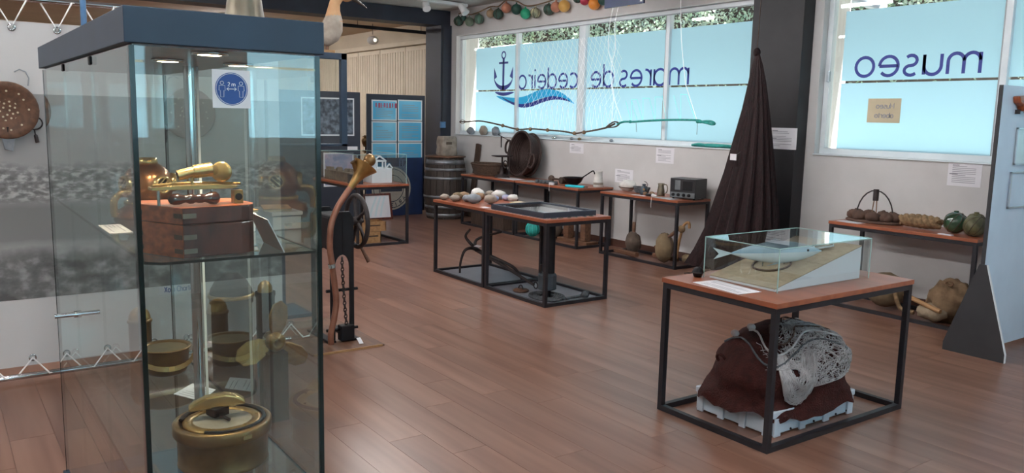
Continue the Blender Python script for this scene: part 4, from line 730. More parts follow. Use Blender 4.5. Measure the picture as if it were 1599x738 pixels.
mb = MB(); text(mb, 'Xoia Charte', WALLX, (BX + .004, P(257, 454, 0, BX).y, P(257, 456, 0, BX).z), .022, .005, width=.17, d=.001); q = P(277, 451, 0, BX); MB().box(BX + .001, BX + .003, q.y - .11, q.y + .11, q.z - .025, q.z + .025).build('caption_strip', 'paper', bn_); mb.build('caption_lettering', 'sign_blue', bn_)
t = thing('wooden_strainer', P(12, 205, 0, BX + .05), 'round wooden strainer full of holes hung on the banner', 'strainer'); c = P(10, 172, 0, BX + .03); MB().lathe([(0, 0), (.12, .0), (.155, .012), (.158, .022), (.15, .03), (.12, .018), (0, .012)], c, 30, WALLX).build('dish', 'wood_mid', t); mb = MB(); rd = random.Random(1)
for k in range(60): a_ = k * 2.4; r_ = .013 * math.sqrt(k + 1) * 1.1; mb.prism([(r_ * math.cos(a_) + .006 * math.cos(j), r_ * math.sin(a_) + .006 * math.sin(j)) for j in (0, 1.05, 2.1, 3.14, 4.2, 5.25)], WALLX, .001, c + V((.014 + .006 * (r_ > .1), 0, 0)))
mb.build('strainer_holes', 'paper_cream', t)
t = thing('stone_sinker', P(13, 232, 0, BX + .03), 'grey wedge shaped sinker hanging below the wooden strainer', 'sinker'); c = P(13, 222, 0, BX + .03); MB().prism([(-.035, .035), (-.02, -.04), (.02, -.05), (.035, .035), (0, .05)], WALLX, .02, c).build('wedge', 'stone_grey', t, bevel=.004); MB().cyl(c + V((.01, 0, .045)), c + V((.01, 0, .085)), .009, n=8).build('neck', 'iron', t)
t = thing('iron_ring', P(55, 215, 0, BX + .02), 'thin iron ring with a hanging hook on the banner', 'ring'); c = P(53, 192, 0, BX + .015); MB().tube([c + V((0, .042 * math.cos(k * .3927), .036 * math.sin(k * .3927))) for k in range(16)], .004, 6, True).build('ring', 'iron', t); MB().tube(curve([c + V((0, .0, -.036)), c + V((0, .005, -.07)), c + V((0, .012, -.11))]), [.004 + .006 * (i > 4) for i in range(11)], 6).build('hook', 'iron', t)
t = thing('curved_hook', P(45, 150, 0, BX + .02), 'faint grey curved hook on the white top of the banner', 'hook'); MB().tube([P(*p, 0, BX + .012) for p in ((22, 112), (30, 108), (40, 112), (45, 122), (44, 134))], .004, 6).build('hook', 'frame_grey', t)
# ================================================================== hand winch with foghorn on its base board
wp = thing('winch_base_board', (-5.45, 2.1, 0), 'low brown board with pale rim under the hand winch', 'board')
MB().box(-5.95, -5.05, 1.99, 2.52, 0, .012).build('board', 'wood_mid', wp, bevel=.004); MB().box(-5.05, -5.042, 2.0, 2.5, 0.0005, .015).build('pale_rim', 'wood_pale', wp)
w_ = thing('hand_winch', (-5.4, 2.15, .012), 'black cast iron hand winch with spoked wheel and chain', 'winch')
def W(px, py, x=-5.3): return P(px, py, 0, x)
yR, yL = W(549, 450).y, W(513, 450).y
def plate(x, y0, y1, top):
    z0 = .013; yc = (y0 + y1) / 2; r_ = (y1 - y0) / 2 - .03; za = .54
    out = [(y0, z0), (y0, top - .05), (y0 + .03, top), (y1 - .03, top), (y1, top - .05), (y1, z0)]
    inn = [(y1 - .03, z0)] + [(yc + r_ * math.cos(a), za + r_ * 1.6 * math.sin(a)) for a in [math.pi * k / 10 for k in range(11)]] + [(y0 + .03, z0)]
    n_ = 0
    mb = MB(); cx_ = out[:]; left = [(y0, z0), (y0 + .03, z0)] + [p for p in reversed(inn[1:-1]) if p[0] <= yc + 1e-6] + [(yc, top), (y0 + .03, top), (y0, top - .05)]
    right = [(y1 - .03, z0), (y1, z0), (y1, top - .05), (y1 - .03, top), (yc, top)] + [p for p in reversed(inn[1:-1]) if p[0] >= yc - 1e-6]
    mb.prism(left, WALLX, .025, (x, 0, 0)); mb.prism(right, WALLX, .025, (x, 0, 0)); return mb
plate(-5.28, yL, yR, .93).build('side_plate', 'iron_black', w_, bevel=.003); plate(-5.62, yL, yR, .93).build('side_plate', 'iron_black', w_, bevel=.003)
yc = (yL + yR) / 2; MB().box(-5.60, -5.28, yL + .005, yR - .005, .66, .90).build('gear_case', 'iron_black', w_, bevel=.02)
for z in (.69, .38, .1): MB().cyl((-5.27, yL - .03, z), (-5.27, yR + .03, z), .011, n=8).build('tie_rod', 'iron_black', w_)
for y in (yL, yR): MB().box(-5.64, -5.24, y - .03, y + .03, .013, .03).build('foot', 'iron_black', w_, bevel=.004)
hc_ = P(557, 345, 0, -5.42); wr = .185
MB().cyl((hc_.x, yR - .05, hc_.z), (hc_.x, hc_.y + .05, hc_.z), .014, n=10).build('axle', 'iron', w_); MB().lathe([(0, -.03), (.03, -.03), (.035, 0), (.03, .03), (0, .03)], hc_, 14, WALLM).build('hub', 'iron', w_)
MB().tube([hc_ + V((wr * math.cos(k * .19635), 0, wr * math.sin(k * .19635))) for k in range(32)], .017, 10, True).build('wheel_rim', 'iron', w_)
for k in range(5): a_ = .5 + k * 1.2566; MB().tube([hc_, hc_ + V((wr * .5 * math.cos(a_ + .12), 0, wr * .5 * math.sin(a_ + .12))), hc_ + V((wr * math.cos(a_), 0, wr * math.sin(a_)))], [.016, .012, .013], 8).build('spoke', 'iron', w_)
q = hc_ + V((.02, .02, -wr)); MB().cyl(q, q + V((.03, .05, -.11)), .009, .015, 10).build('crank_grip', 'wood_mid', w_)
for k in range(22):
    z = .60 - k * .024; yy = W(530, 450).y + .035 * (k / 22) ** 1.5
    MB().tube([V((-5.25, yy, z)) + (V((.0, .010 * math.cos(j * .785), .017 * math.sin(j * .785))) if k % 2 else V((.010 * math.cos(j * .785), 0, .017 * math.sin(j * .785)))) for j in range(8)], .0042, 5, True).build('chain_link', 'iron', w_)
MB().obox((-5.26, W(537, 520).y, .075), .07, .10, .11).build('chain_block', 'iron_black', w_, bevel=.006); MB().obox((-5.14, W(547, 525).y, .035), .06, .03, .002, Matrix.Rotation(.5, 3, 'Y')).build('caption_card', 'paper', label='tiny white card at the foot of the hand winch', cat='card')
fh = thing('brass_foghorn', (-5.12, 2.08, .012), 'copper tube ending in a flared brass horn leaning on the winch', 'horn')
H = lambda px, py: P(px, py, 0, -5.14)
pth = curve([H(517, 537), H(517, 520), H(522, 495), H(525, 470), H(522, 440), H(518, 410), H(515, 385), H(517, 352), H(526, 326), H(538, 306), H(549, 290)])
MB().tube(pth, .021, 12).build('tube', 'copper', fh); MB().tube([H(517.5, 412), H(518.5, 418)], .024, 12).build('joint_sleeve', 'steel', fh)
MB().tube([H(547, 293), H(556, 280), H(562, 271), H(567, 264), H(571, 258)], [.022, .030, .045, .066, .088], 20).build('horn_bell', 'brass', fh); MB().tube([H(566, 263), H(573, 254)], [.030, .034], 12).build('reed_holder', 'brass_old', fh); MB().sph(H(577, 250), .044, 14, 10).build('end_cap', 'brass_old', fh)
MB().tube([H(556, 268), H(553, 255), H(551, 252)], [.015, .017, .022], 10).build('mouthpiece', 'brass_old', fh)
# ================================================================== far glass case with house models
t = thing('model_case', (-9.7, 4.5, .75), 'clear glass case over the house models on the far table', 'display case'); glass_case(t, -10.3, -9.1, 4.18, 4.84, .75, 1.112)
t = thing('house_model', (-9.4, 4.6, .751), 'white open framed house model with two gables in the far case', 'model')
D = lambda px, py: P(px, py, 0, -9.3)
y0, y1 = D(581, 280).y, D(612, 280).y; zt = .93; MB().box(-9.62, -9.3, y0, y1, .751, zt).build('plinth', 'model_white', t)
ya, yb = D(585, 260).y, D(603, 260).y; ym = (ya + yb) / 2; zt2 = 1.02; zp = 1.085
for x in (-9.6, -9.32):
    for y in (ya, (ya + ym) / 2, (yb + ym) / 2, yb): MB().box(x - .008, x + .008, y - .008, y + .008, zt, zt2).build('post', 'model_white', t)
    mb = MB(); mb.bar((x, ya - .01, zt2), (x, yb + .01, zt2), .016).bar((x, ya - .01, zt2), (x, ym, zp), .016).bar((x, yb + .01, zt2), (x, ym, zp), .016); mb.build('gable', 'model_white', t)
for y, z in ((ya, zt2), (yb, zt2), (ym, zp)): MB().bar((-9.6, y, z), (-9.32, y, z), .014).build('roof_beam', 'model_white', t)
yd = D(609, 262).y; mb = MB(); mb.bar((-9.32, yd - .045, zt), (-9.32, yd, .985), .014).bar((-9.32, yd + .045, zt), (-9.32, yd, .985), .014); mb.build('small_gable', 'model_white', t)
t = thing('stone_house_model', (-9.9, 4.35, .751), 'brown stone building model with ragged walls in the far case', 'model'); y0, y1 = 4.24, 4.40
MB().box(-10.25, -9.45, y0, y1, .751, .87).build('walls', 'model_stone', t, bevel=.004); rd = random.Random(4)
for k in range(14): MB().obox((-10.22 + k * .056, y0 + rd.uniform(.02, .13), .87 + .012), .05, .05, .05, rz(rd.random())).build('roof_stone', 'model_stone', t)
MB().box(-9.43, -9.2, 4.2, 4.3, .751, .86).build('tower', 'board_dark', t)
t = thing('name_card', (-10.1, 4.66, .751), 'pale blue card lettered CEDE in the far glass case', 'card'); q = P(476, 238, 0, -9.9); MB().obox((-9.95, 4.72, .86), .01, .22, .2).build('card', 'poster_blue', t); mb = MB(); text(mb, 'CEDE', WALLX, (-9.944, 4.63, .85), .035, .008, width=.17, d=.001); mb.build('lettering', 'ink_dark', t)
# crates under it
for k, (px, py, s_, lab) in enumerate(((583, 375, (.3, .26, .14), 'lower pale wooden crate under the far table'), (590, 352, (.26, .34, .12), 'upper pale wooden crate with a dark slot under the far table'))):
    c = V((-9.45, 4.46 + .04 * k, .0005 + .142 * k)); t = thing('wooden_crate', c, lab, 'crate', 'wooden crates under the far table'); x, y, h = s_
    MB().box(c.x - x / 2, c.x + x / 2, c.y - y / 2, c.y + y / 2, c.z, c.z + .012).build('bottom', 'wood_pale', t)
    for a in ((-x / 2, x / 2, -y / 2, -y / 2 + .012), (-x / 2, x / 2, y / 2 - .012, y / 2), (-x / 2, -x / 2 + .012, -y / 2, y / 2), (x / 2 - .012, x / 2, -y / 2, y / 2)): MB().box(c.x + a[0], c.x + a[1], c.y + a[2], c.y + a[3], c.z + .012, c.z + h).build('side_board', 'wood_pale', t)
    MB().box(c.x + x / 2, c.x + x / 2 + .002, c.y - .05, c.y + .09, c.z + h * .55, c.z + h * .68).build('hand_slot', 'wood_dark', t)
# ================================================================== poster boards
def board(x, y0, y1, z1, lab, posters):
    t = thing('poster_board', (x, (y0 + y1) / 2, 0), lab, 'display board'); MB().box(x - .03, x, y0, y1, .04, z1).build('panel', 'board_dark', t, bevel=.003)
    for y in (y0 + .12, y1 - .12): MB().box(x - .2, x + .09, y - .03, y + .03, 0, .04).build('foot', 'board_dark', t)
    for i, (a, b, c_, d_, mt) in enumerate(posters):
        p_ = MB().box(x + .0005, x + .006, a, b, c_, d_).build('poster_border', 'white_paint', t); MB().box(x + .006, x + .0075, a + .02, b - .02, c_ + .02, d_ - .02).build('poster_print', mt, p_)
        if mt == 'poster_blue':
            mb = MB(); print_lines(mb, WALLX, (x + .0075, a + .07, c_ + .05), b - a - .14, d_ - c_ - .12, 7, .007, i, .0005); mb.build('printed_text', 'ink', p_)
    return t
BX2 = -11.9; g = lambda px, py: P(px, py, 0, BX2)
cols = ((580, 619.3), (621, 659)); rows = ((155.4, 187.4), (189, 220.5), (222.2, 252)); ps = []
for r0, r1 in rows:
    for c0, c1 in cols: ps.append((g(c0, r0).y, g(c1, r0).y, g(c0, r1 + .6).z, g(c0, r0).z, 'poster_blue'))
b2 = board(BX2, g(573, 200).y, g(663.5, 200).y, 1.91, 'dark board with six bright blue posters behind the barrel', ps)
mb = MB(); yy = g(586, 165).y
for k, wd in enumerate((.03, .05, .02, .04, .03, .04, .03, .05)): mb.box(BX2 + .0078, BX2 + .0085, yy + k * .048, yy + k * .048 + wd * .7, g(590, 167).z - (.01 if k % 3 else 0), g(590, 160.5).z)
mb.build('red_title', 'poster_red', b2)
g1 = lambda px, py: P(px, py, 0, -11.3); yR1 = g1(562.5, 180).y
b1 = board(-11.3, yR1 - 1.25, yR1, g1(555, 144).z, 'dark board with a framed black and white crowd photograph', [(g1(470, 180).y, g1(552.8, 180).y, g1(550, 212).z, g1(550, 153.5).z, 'photo_bw'), (g1(505, 250).y, g1(552, 250).y, g1(550, 290).z, g1(550, 238).z, 'photo_blue')])
MB().box(-11.3, -11.293, g1(542.5, 230).y, g1(558, 230).y, g1(550, 234).z, g1(550, 228.6).z).build('caption_card', 'paper', b1)
t = thing('bronze_ornament', P(571, 222, 0, -12.6), 'small dark bronze ornament between the two poster boards', 'ornament'); c = P(571, 220, 0, -12.3); MB().cyl(c + V((0, 0, -.35)), c, .012, n=8).build('stem', 'iron', t); MB().sph(c, (.07, .07, .09), 12, 8, amp=.3).build('head', 'brass_old', t); MB().cyl((c.x, c.y, 0), c + V((0, 0, -.3)), .02, n=8).build('stand', 'iron', t)
# round emblem board standing on the floor and leaning framed print
EX = -11.72; e_ = lambda px, py: P(px, py, 0, EX); yE0, yE1 = e_(572, 300).y, e_(660, 300).y
t = thing('emblem_board', (EX, (yE0 + yE1) / 2, 0), 'dark blue board with round stone coloured emblem beside the barrel', 'sign'); MB().box(EX - .03, EX, yE0, yE1, 0, .92).build('panel', 'blue_board', t, bevel=.004)
c = e_(611, 294); rr = e_(641, 294).y - c.y; ring = lambda r_, n_=40: [(c.y + r_ * math.cos(2 * math.pi * k / n_), c.z + r_ * math.sin(2 * math.pi * k / n_)) for k in range(n_)]
MB().prism(ring(rr), WALLX, .006, (EX, 0, 0)).build('emblem_disc', 'emblem', t); mb = MB(); mb.ribbon(ring(rr * .9), rr * .035, WALLX, (EX + .006, 0, 0), .002, True).ribbon(ring(rr * .62), rr * .035, WALLX, (EX + .006, 0, 0), .002, True)
mb.box(EX + .006, EX + .008, c.y - rr * .55, c.y + rr * .55, c.z - .05, c.z + .06)
for i, k in enumerate('CEDEIRA'):
    a_ = R(-140 + i * 16.7); M4 = WALLX @ Matrix.Rotation(a_ + math.pi / 2, 3, 'Z'); q = V((EX + .006, c.y + rr * .86 * math.cos(a_), c.z + rr * .86 * math.sin(a_))); text(mb, k, M4, q, rr * .11, rr * .035, d=.002)
mb.build('emblem_relief', 'board_dark', t)
FX = -11.35; f_ = lambda px, py: P(px, py, 0, FX); t = thing('leaning_picture', (FX, f_(594, 320).y, 0), 'brown framed bright print leaning against the emblem board', 'picture'); lM = frame((0, 1, 0), (-.22, 0, 1)); y0, y1 = f_(570, 320).y, f_(613, 320).y; wd = y1 - y0; hh = .40; o_ = V((FX, y0, .002))
for a in ((0, wd, 0, .03), (0, wd, hh - .03, hh), (0, .03, .03, hh - .03), (wd - .03, wd, .03, hh - .03)): MB().prism([(a[0], a[2]), (a[1], a[2]), (a[1], a[3]), (a[0], a[3])], lM, .02, o_).build('frame_bar', 'wood_red', t)
MB().prism([(.03, .03), (wd - .03, .03), (wd - .03, hh - .03), (.03, hh - .03)], lM, .008, o_).build('print', 'paper', t); mb = MB()
for k in range(3): mb.ribbon([(.08 + k * .09, .05), (.14 + k * .08, .2), (.22 + k * .07, hh - .05)], .03, lM, o_ + lM @ V((0, 0, .008)), .001)
mb.build('print_drawing', 'fish_white', t)
# ================================================================== barrel with stone
bc = V((-11.17, 6.63, 0)); br = thing('barrel', bc, 'old dark oak barrel with iron hoops standing in the corner', 'barrel'); Hh = .955
def brr(z): return .285 + .055 * math.sin(math.pi * z / Hh)
NS = 20
for k in range(NS):
    a0 = 2 * math.pi * k / NS + .01; a1 = 2 * math.pi * (k + 1) / NS - .01; vs = []; fs = []; nz = 9
    for j in range(nz):
        z = Hh * j / (nz - 1); r_ = brr(z)
        vs += [bc + V((r_ * math.cos(a), r_ * math.sin(a), z)) for a in (a0, (a0 + a1) / 2, a1)] + [bc + V(((r_ - .03) * math.cos(a), (r_ - .03) * math.sin(a), z)) for a in (a1, a0)]
    for j in range(nz - 1): fs += [(j * 5 + i, j * 5 + (i + 1) % 5, (j + 1) * 5 + (i + 1) % 5, (j + 1) * 5 + i) for i in range(5)]
    fs += [(4, 3, 2, 1, 0), tuple(range((nz - 1) * 5, nz * 5))]
    MB().add(vs, fs).build('stave', 'barrel_wood', br)
for z, hgt in ((.03, .06), (.17, .045), (.33, .04), (.62, .04), (.75, .045), (.85, .07)): MB().lathe([(brr(z) + .001, z), (brr(z) + .006, z), (brr(z + hgt) + .006, z + hgt), (brr(z + hgt) + .001, z + hgt)], bc, 40, ring=True).build('hoop', 'hoop', br)
MB().lathe([(0, Hh - .04), (.27, Hh - .04), (.27, Hh - .02), (0, Hh - .02)], bc, 32).build('head', 'barrel_wood', br)
MB().lathe([(0, 0), (.31, 0), (.32, .012), (.31, .024), (0, .026)], bc + V((0, 0, Hh)), 32).build('lid', 'wood_mid', br)
t = thing('carved_stone', bc + V((.02, .02, Hh + .026)), 'pale carved stone block with a slot on top of the barrel', 'stone'); mb = MB(); NA = 28; vs = []; fs = []
for j in range(11):
    z = j / 10; r_ = .155 * (1 - .10 * z) * (1 if 0 < j < 10 else .9)
    for k in range(NA):
        a = 2 * math.pi * k / NA; e = .55; g_ = 1 + .06 * noise.noise(V((math.cos(a) * 3, math.sin(a) * 3, z * 4)))
        vs.append(bc + V((.0, .02, Hh + .0265)) + V((math.copysign(abs(math.cos(a)) ** e, math.cos(a)) * r_ * g_ * .85, math.copysign(abs(math.sin(a)) ** e, math.sin(a)) * r_ * g_, z * .30)))
for j in range(10): fs += [(j * NA + k, j * NA + (k + 1) % NA, (j + 1) * NA + (k + 1) % NA, (j + 1) * NA + k) for k in range(NA)]
fs.append(tuple(range(10 * NA, 11 * NA))); mb.add(vs, fs, True).build('block', 'stone', t); MB().box(bc.x + .118, bc.x + .142, bc.y - .06, bc.y + .03, Hh + .20, Hh + .24).build('slot', 'stone_dark', t)
# leaning beam, wicker basket, scale, round basket
a = P(716, 345, 1, 6.78); b = P(737, 224, 1, 7.0); MB().bar((-11.05, 7.02, .01), (-10.84, 7.035, 1.17), .10, .05, (0, 1, 0)).build('wooden_beam', 'wood_dark', label='dark wooden beam leaning on the wall beside the barrel', cat='beam', bevel=.008)
TZ = .7505
t = thing('wicker_basket', (-10.1, 6.72, TZ), 'low oblong wicker basket on the table beside the barrel', 'basket'); c = V((-10.06, 6.72, TZ)); n_ = 36
def bring(r0, r1, z, wob=0): return [c + V((r0 * math.cos(2 * math.pi * k / n_), r1 * math.sin(2 * math.pi * k / n_), z)) for k in range(n_)]
for j in range(9): z = .012 + j * .0165; MB().tube(bring(.30 + .005 * j, .18 + .005 * j, z), .0095, 6, True).build('woven_strand', 'wicker_brown', t)
for k in range(0, n_, 2): MB().tube([bring(.30, .18, .01)[k], bring(.345, .225, .155)[k]], .007, 5).build('stake', 'wicker_brown', t)
MB().tube(bring(.345, .225, .158), .015, 8, True).build('rim', 'wicker_brown', t); MB().lathe([(0, .004), (.28, .004), (.28, .012), (0, .012)], c, 24, Matrix.Diagonal((1, .65, 1))).build('base', 'wicker_brown', t)
t = thing('balance_scale', (-9.55, 6.7, TZ), 'dark iron kitchen scale with flat pan on the back table', 'scale'); s0 = V((-9.56, 6.60, TZ)); MB().lathe([(.10, 0), (.11, .01), (.08, .03), (.03, .06), (.025, .16), (.04, .17)], s0, 20).build('base', 'iron', t); MB().lathe([(0, .29), (.1, .29), (.15, .30), (.155, .31), (.14, .31), (0, .298)], s0, 24).build('pan', 'iron', t); MB().cyl(s0 + V((0, 0, .17)), s0 + V((0, 0, .29)), .012, n=8).build('stem', 'iron', t)
MB().tube([s0 + V((.08 + .05 * math.cos(k * .4), 0, .19 + .05 * math.sin(k * .4))) for k in range(16)], .009, 6, True).build('dial_ring', 'iron', t); MB().cyl(s0 + V((.15, .02, .0)), s0 + V((.15, .02, .52)), .008, n=8).build('post', 'iron', t); MB().bar(s0 + V((-.15, .02, .60)), s0 + V((.15, .02, .52)), .008).build('beam', 'iron', t); MB().cyl(s0 + V((-.06, .02, .58)), s0 + V((-.06, .02, .42)), .012, .008, 8).build('weight', 'iron', t)
bk = thing('round_basket', P(818, 275, 2, TZ), 'big round dark wicker basket leaning on the wall', 'basket'); c = P(814, 240, 1, 6.80); BRr = .305
# basket axis faces the room and slightly left; rings get deeper towards the wall
ax = V((-.1, -1, .13)).normalized(); bM = frame(ax.orthogonal(), ax.cross(ax.orthogonal())); bM = Matrix((bM.col[0], bM.col[1], ax)).transposed()
def brng(r_, d, n_=44): return [c + bM @ V((r_ * math.cos(2 * math.pi * k / n_), r_ * math.sin(2 * math.pi * k / n_), -d)) for k in range(n_)]
for j in range(7): MB().tube(brng(BRr - .008 * j, -.02 + .024 * j), .014, 6, True).build('woven_strand', 'wicker', bk)
for j in range(11): MB().tube(brng(.03 + j * .027, .135), .0135, 6, True).build('base_strand', 'wicker', bk)
for k in range(0, 44, 2): MB().tube([brng(BRr, -.03)[k], brng(BRr - .05, .14)[k], brng(.02, .142)[k]], .008, 5).build('stake', 'wicker', bk)
MB().tube(brng(BRr + .005, -.03), .018, 8, True).build('rim', 'wicker', bk); MB().lathe([(0, -.136), (BRr - .05, -.136), (BRr - .012, .02), (BRr - .002, .02), (BRr - .042, -.150), (0, -.150)], c, 40, bM).build('woven_wall', 'wicker', bk)
ru = bM.inverted() @ V((0, 0, 1)); th0 = math.atan2(ru.y, ru.x); rl = bM.inverted() @ V((-1, 0, 0)); thl = math.atan2(rl.y, rl.x)
for th_ in (thl - .25 * 1, thl + math.pi - .25): MB().tube(curve([c + bM @ V(((BRr + dr) * math.cos(th_ + da), (BRr + dr) * math.sin(th_ + da), .03)) for da, dr in ((-.26, 0), (-.22, .09), (0, .13), (.22, .09), (.26, 0))]), .015, 8).build('handle', 'wicker', bk)
def sheet_on_table(name, pts, lab, mt='paper', z=TZ, th_=.0015, lines=5, seed=1, cat='paper'):
    t = thing(name, (sum(p[0] for p in pts) / 4, sum(p[1] for p in pts) / 4, z), lab, cat); MB().prism(pts, FLATM, th_, (0, 0, z)).build('sheet', mt, t)
    ex = V((pts[1][0] - pts[0][0], pts[1][1] - pts[0][1], 0)); ey = V((pts[3][0] - pts[0][0], pts[3][1] - pts[0][1], 0)); mb = MB()
    if lines: print_lines(mb, frame(ex, ey), V((pts[0][0], pts[0][1], z + th_)) + ex * .12 + ey * .12, ex.length * .72, ey.length * .72, lines, ey.length * .05, seed, .0004); mb.build('printed_text', 'ink', t)
def rect(cx, cy, a, b, r): c_, s_ = math.cos(r), math.sin(r); return [(cx + x * c_ - y * s_, cy + x * s_ + y * c_) for x, y in ((-a / 2, -b / 2), (a / 2, -b / 2), (a / 2, b / 2), (-a / 2, b / 2))]
sheet_on_table('leaflet', rect(-9.3, 6.58, .42, .2, -.05), 'white leaflet lying before the big round basket', 'paper'); sheet_on_table('booklet', rect(-9.0 + .14, 6.58, .2, .18, .1), 'bluish open booklet at the seam of the two wall tables', 'fish_white', cat='booklet')
for k in range(6): q = V((-8.62 + k * .07, 6.52 + .006 * k, TZ)); MB().lathe([(0, 0), (.026, 0), (.028, .006), (.028, .04), (.022, .046), (0, .046)], q, 12).build('lead_weight', 'rope_grey', label=('first', 'second', 'third', 'fourth', 'fifth', 'sixth')[k] + ' of the six dark lead weights from the open booklet', cat='weight', group='row of lead weights on the wall table')
t = thing('wooden_mallet', (-8.4, 6.72, TZ), 'dark wooden mallet lying beside the black ladle', 'mallet'); MB().cyl((-8.66, 6.80, TZ + .045), (-8.36, 6.78, TZ + .045), .014, n=10).build('handle', 'wood_dark', t); MB().cyl((-8.36, 6.70, TZ + .045), (-8.34, 6.86, TZ + .045), .045, n=14).build('head', 'wood_dark', t); MB().sph((-8.68, 6.80, TZ + .046), .045, 12, 8).build('knob', 'wood_dark', t)
ld = thing('iron_ladle', (-8.05, 6.72, TZ), 'black iron ladle with long upward handle on the wall table', 'ladle'); c = V((-8.12, 6.72, TZ)); MB().lathe([(0, 0), (.05, .004), (.10, .045), (.128, .10), (.135, .105), (.125, .098), (.09, .045), (.04, .015), (0, .012)], c, 26).build('bowl', 'iron_black', ld); q0 = c + V((.12, .03, .10)); q1 = P(925, 267, 1, 6.8); MB().tube(curve([q0, q0 + (q1 - q0) * .5 + V((0, 0, .0)), q1, q1 + V((.03, 0, -.005)), q1 + V((.045, 0, -.035))]), .008, 8).build('handle', 'iron_black', ld)
t = thing('cyan_net_needle', (-7.9, 6.53, TZ), 'bright cyan plastic netting needle on the table edge', 'tool'); a, b = V((-8.0, 6.50, TZ + .014)), V((-7.76, 6.60, TZ + .014)); MB().bar(a, b, .06, .026).build('body', 'cyan_plastic', t, bevel=.008); MB().bar(b, b + (b - a) * .18, .02, .012).build('tip', 'wood_mid', t)
t = thing('cloudy_bottle', (-7.80, 6.86, TZ), 'tall cloudy glass bottle at the end of the ladle table', 'bottle'); MB().lathe([(.0, 0), (.06, 0), (.062, .01), (.060, .08), (.05, .13), (.048, .19), (.054, .20), (.046, .20), (.044, .13)], (-7.80, 6.86, TZ), 20).build('body', 'cloth_white', t); MB().lathe([(.061, 0), (.0625, .004), (.061, .03)], (-7.8, 6.86, TZ + .03), 20, ring=True).build('label_band', 'stone', t)
t = thing('leaning_caption', (-8.3, 6.5, TZ), 'small white folded card on the front edge of the ladle table', 'card'); MB().obox((-8.27, 6.485, TZ + .016), .07, .03, .03, rz(.1)).build('card', 'paper', t); MB().cyl((-8.27, 6.447, TZ - .08), (-8.27, 6.447, TZ + .005), .002, n=5).build('string', 'rope_white', t)
# ================================================================== radio table
t = thing('cloth_bundle', (-7.2, 6.8, TZ), 'white oval bundle at the left end of the radio table', 'bundle'); MB().sph((-7.2, 6.80, TZ + .062), (.12, .085, .068), 18, 12, amp=.12, fr=2).rest(TZ).build('bundle', 'cloth_white', t); MB().tube([(-7.2 + .12 * math.cos(k * .4), 6.80 + .085 * math.sin(k * .4), TZ + .05) for k in range(16)], .005, 5, True).build('cord', 'rope_dark', t)
t = thing('cable_coil', (-6.96, 6.8, TZ), 'coil of dark cable behind the small lantern', 'cable'); mb = MB()
for k in range(5): mb.tube([(-6.96 + (.09 + .006 * k) * math.cos(j * .4), 6.80 + (.055 + .004 * k) * math.sin(j * .4), TZ + .013 + .013 * k) for j in range(16)], .009, 6, True)
mb.build('coil', 'rope_grey', t)
t = thing('small_lantern', (-6.8, 6.68, TZ), 'small dark grey carbide lantern on the radio table', 'lantern'); c = V((-6.80, 6.68, TZ)); MB().lathe([(.04, 0), (.043, .005), (.043, .08), (.035, .09), (.02, .10), (.02, .115), (.03, .12), (0, .125)], c, 18).build('body', 'lead_grey', t); MB().tube(curve([c + V((.04, 0, .09)), c + V((.055, 0, .12)), c + V((.03, 0, .145)), c + V((0, 0, .15))]), .004, 6).build('handle', 'iron', t); MB().cyl(c + V((.03, -.03, .06)), c + V((.05, -.05, .065)), .012, n=10).build('burner', 'brass_old', t)
for k, (x, y) in enumerate(((-6.73, 6.74), (-6.66, 6.68), (-6.74, 6.64))): MB().sph((x, y, TZ + .02), (.028, .024, .02), 10, 7, amp=.2, seed=k).build('shell', 'cork', label=('tan shell behind the small lantern', 'tan shell beside the tin jug', 'tan shell just right of the small lantern')[k], cat='shell', group='shells on the radio table')
t = thing('tin_jug', (-6.63, 6.78, TZ), 'grey tin jug with curved handle on the radio table', 'jug'); c = V((-6.63, 6.78, TZ)); MB().lathe([(.042, 0), (.045, .005), (.042, .06), (.034, .10), (.032, .115), (.04, .14), (.036, .14), (.028, .115), (.036, .06), (0, .01)], c, 18).build('body', 'galvanised', t); MB().tube(curve([c + V((.035, .0, .125)), c + V((.08, 0, .13)), c + V((.1, 0, .09)), c + V((.085, 0, .04)), c + V((.042, 0, .03))]), .006, 8).build('handle', 'galvanised', t)
rdx, rdy = -6.36, 6.70; t = thing('radio_set', (-6.33, 6.84, TZ), 'black metal ship radio with dials on the wall table', 'radio'); rM = rz(R(12)); c = P(1073, 290, 1, 6.76); c = V((-6.235, 6.80, TZ + .115)); sxr, syr, szr = .32, .24, .215
c.z = TZ + .012 + szr / 2
MB().obox(c, sxr, syr, szr, rM).build('cabinet', 'radio_black', t, bevel=.006); f0 = c + rM @ V((0, -syr / 2, 0)); FM = rM @ WALLM
for a in ((-.15, -.10, .15, -.045, 'radio_face'), (-.095, -.02, -.03, .085, 'radio_face')): MB().prism([(a[0], a[1]), (a[2], a[1]), (a[2], a[3]), (a[0], a[3])], FM, .004, f0).build('face_plate', a[4], t)
MB().prism([(.0, -.02), (.12, -.02), (.12, .08), (.0, .08)], FM, .003, f0).build('speaker_grille', 'iron_black', t)
for k in range(4): MB().lathe([(.018, 0), (.016, .018), (0, .019)], f0 + FM @ V((-.11 + k * .065, -.072, .004)), 14, FM).build('knob', 'iron_black', t)
for sx_ in (-1, 1):
    for sy_ in (-1, 1): q = c + rM @ V((sx_ * .13, sy_ * .09, 0)); MB().cyl((q.x, q.y, TZ), (q.x, q.y, TZ + .013), .012, n=8).build('foot', 'iron_black', t)
sheet_on_table('radio_leaflet', rect(-6.38, 6.60, .30, .13, -.1), 'bluish white leaflet lying before the black radio', 'fish_white'); sheet_on_table('radio_card', rect(-6.75, 6.56, .2, .06, -.05), 'white strip of paper at the front of the radio table', 'paper', lines=2)
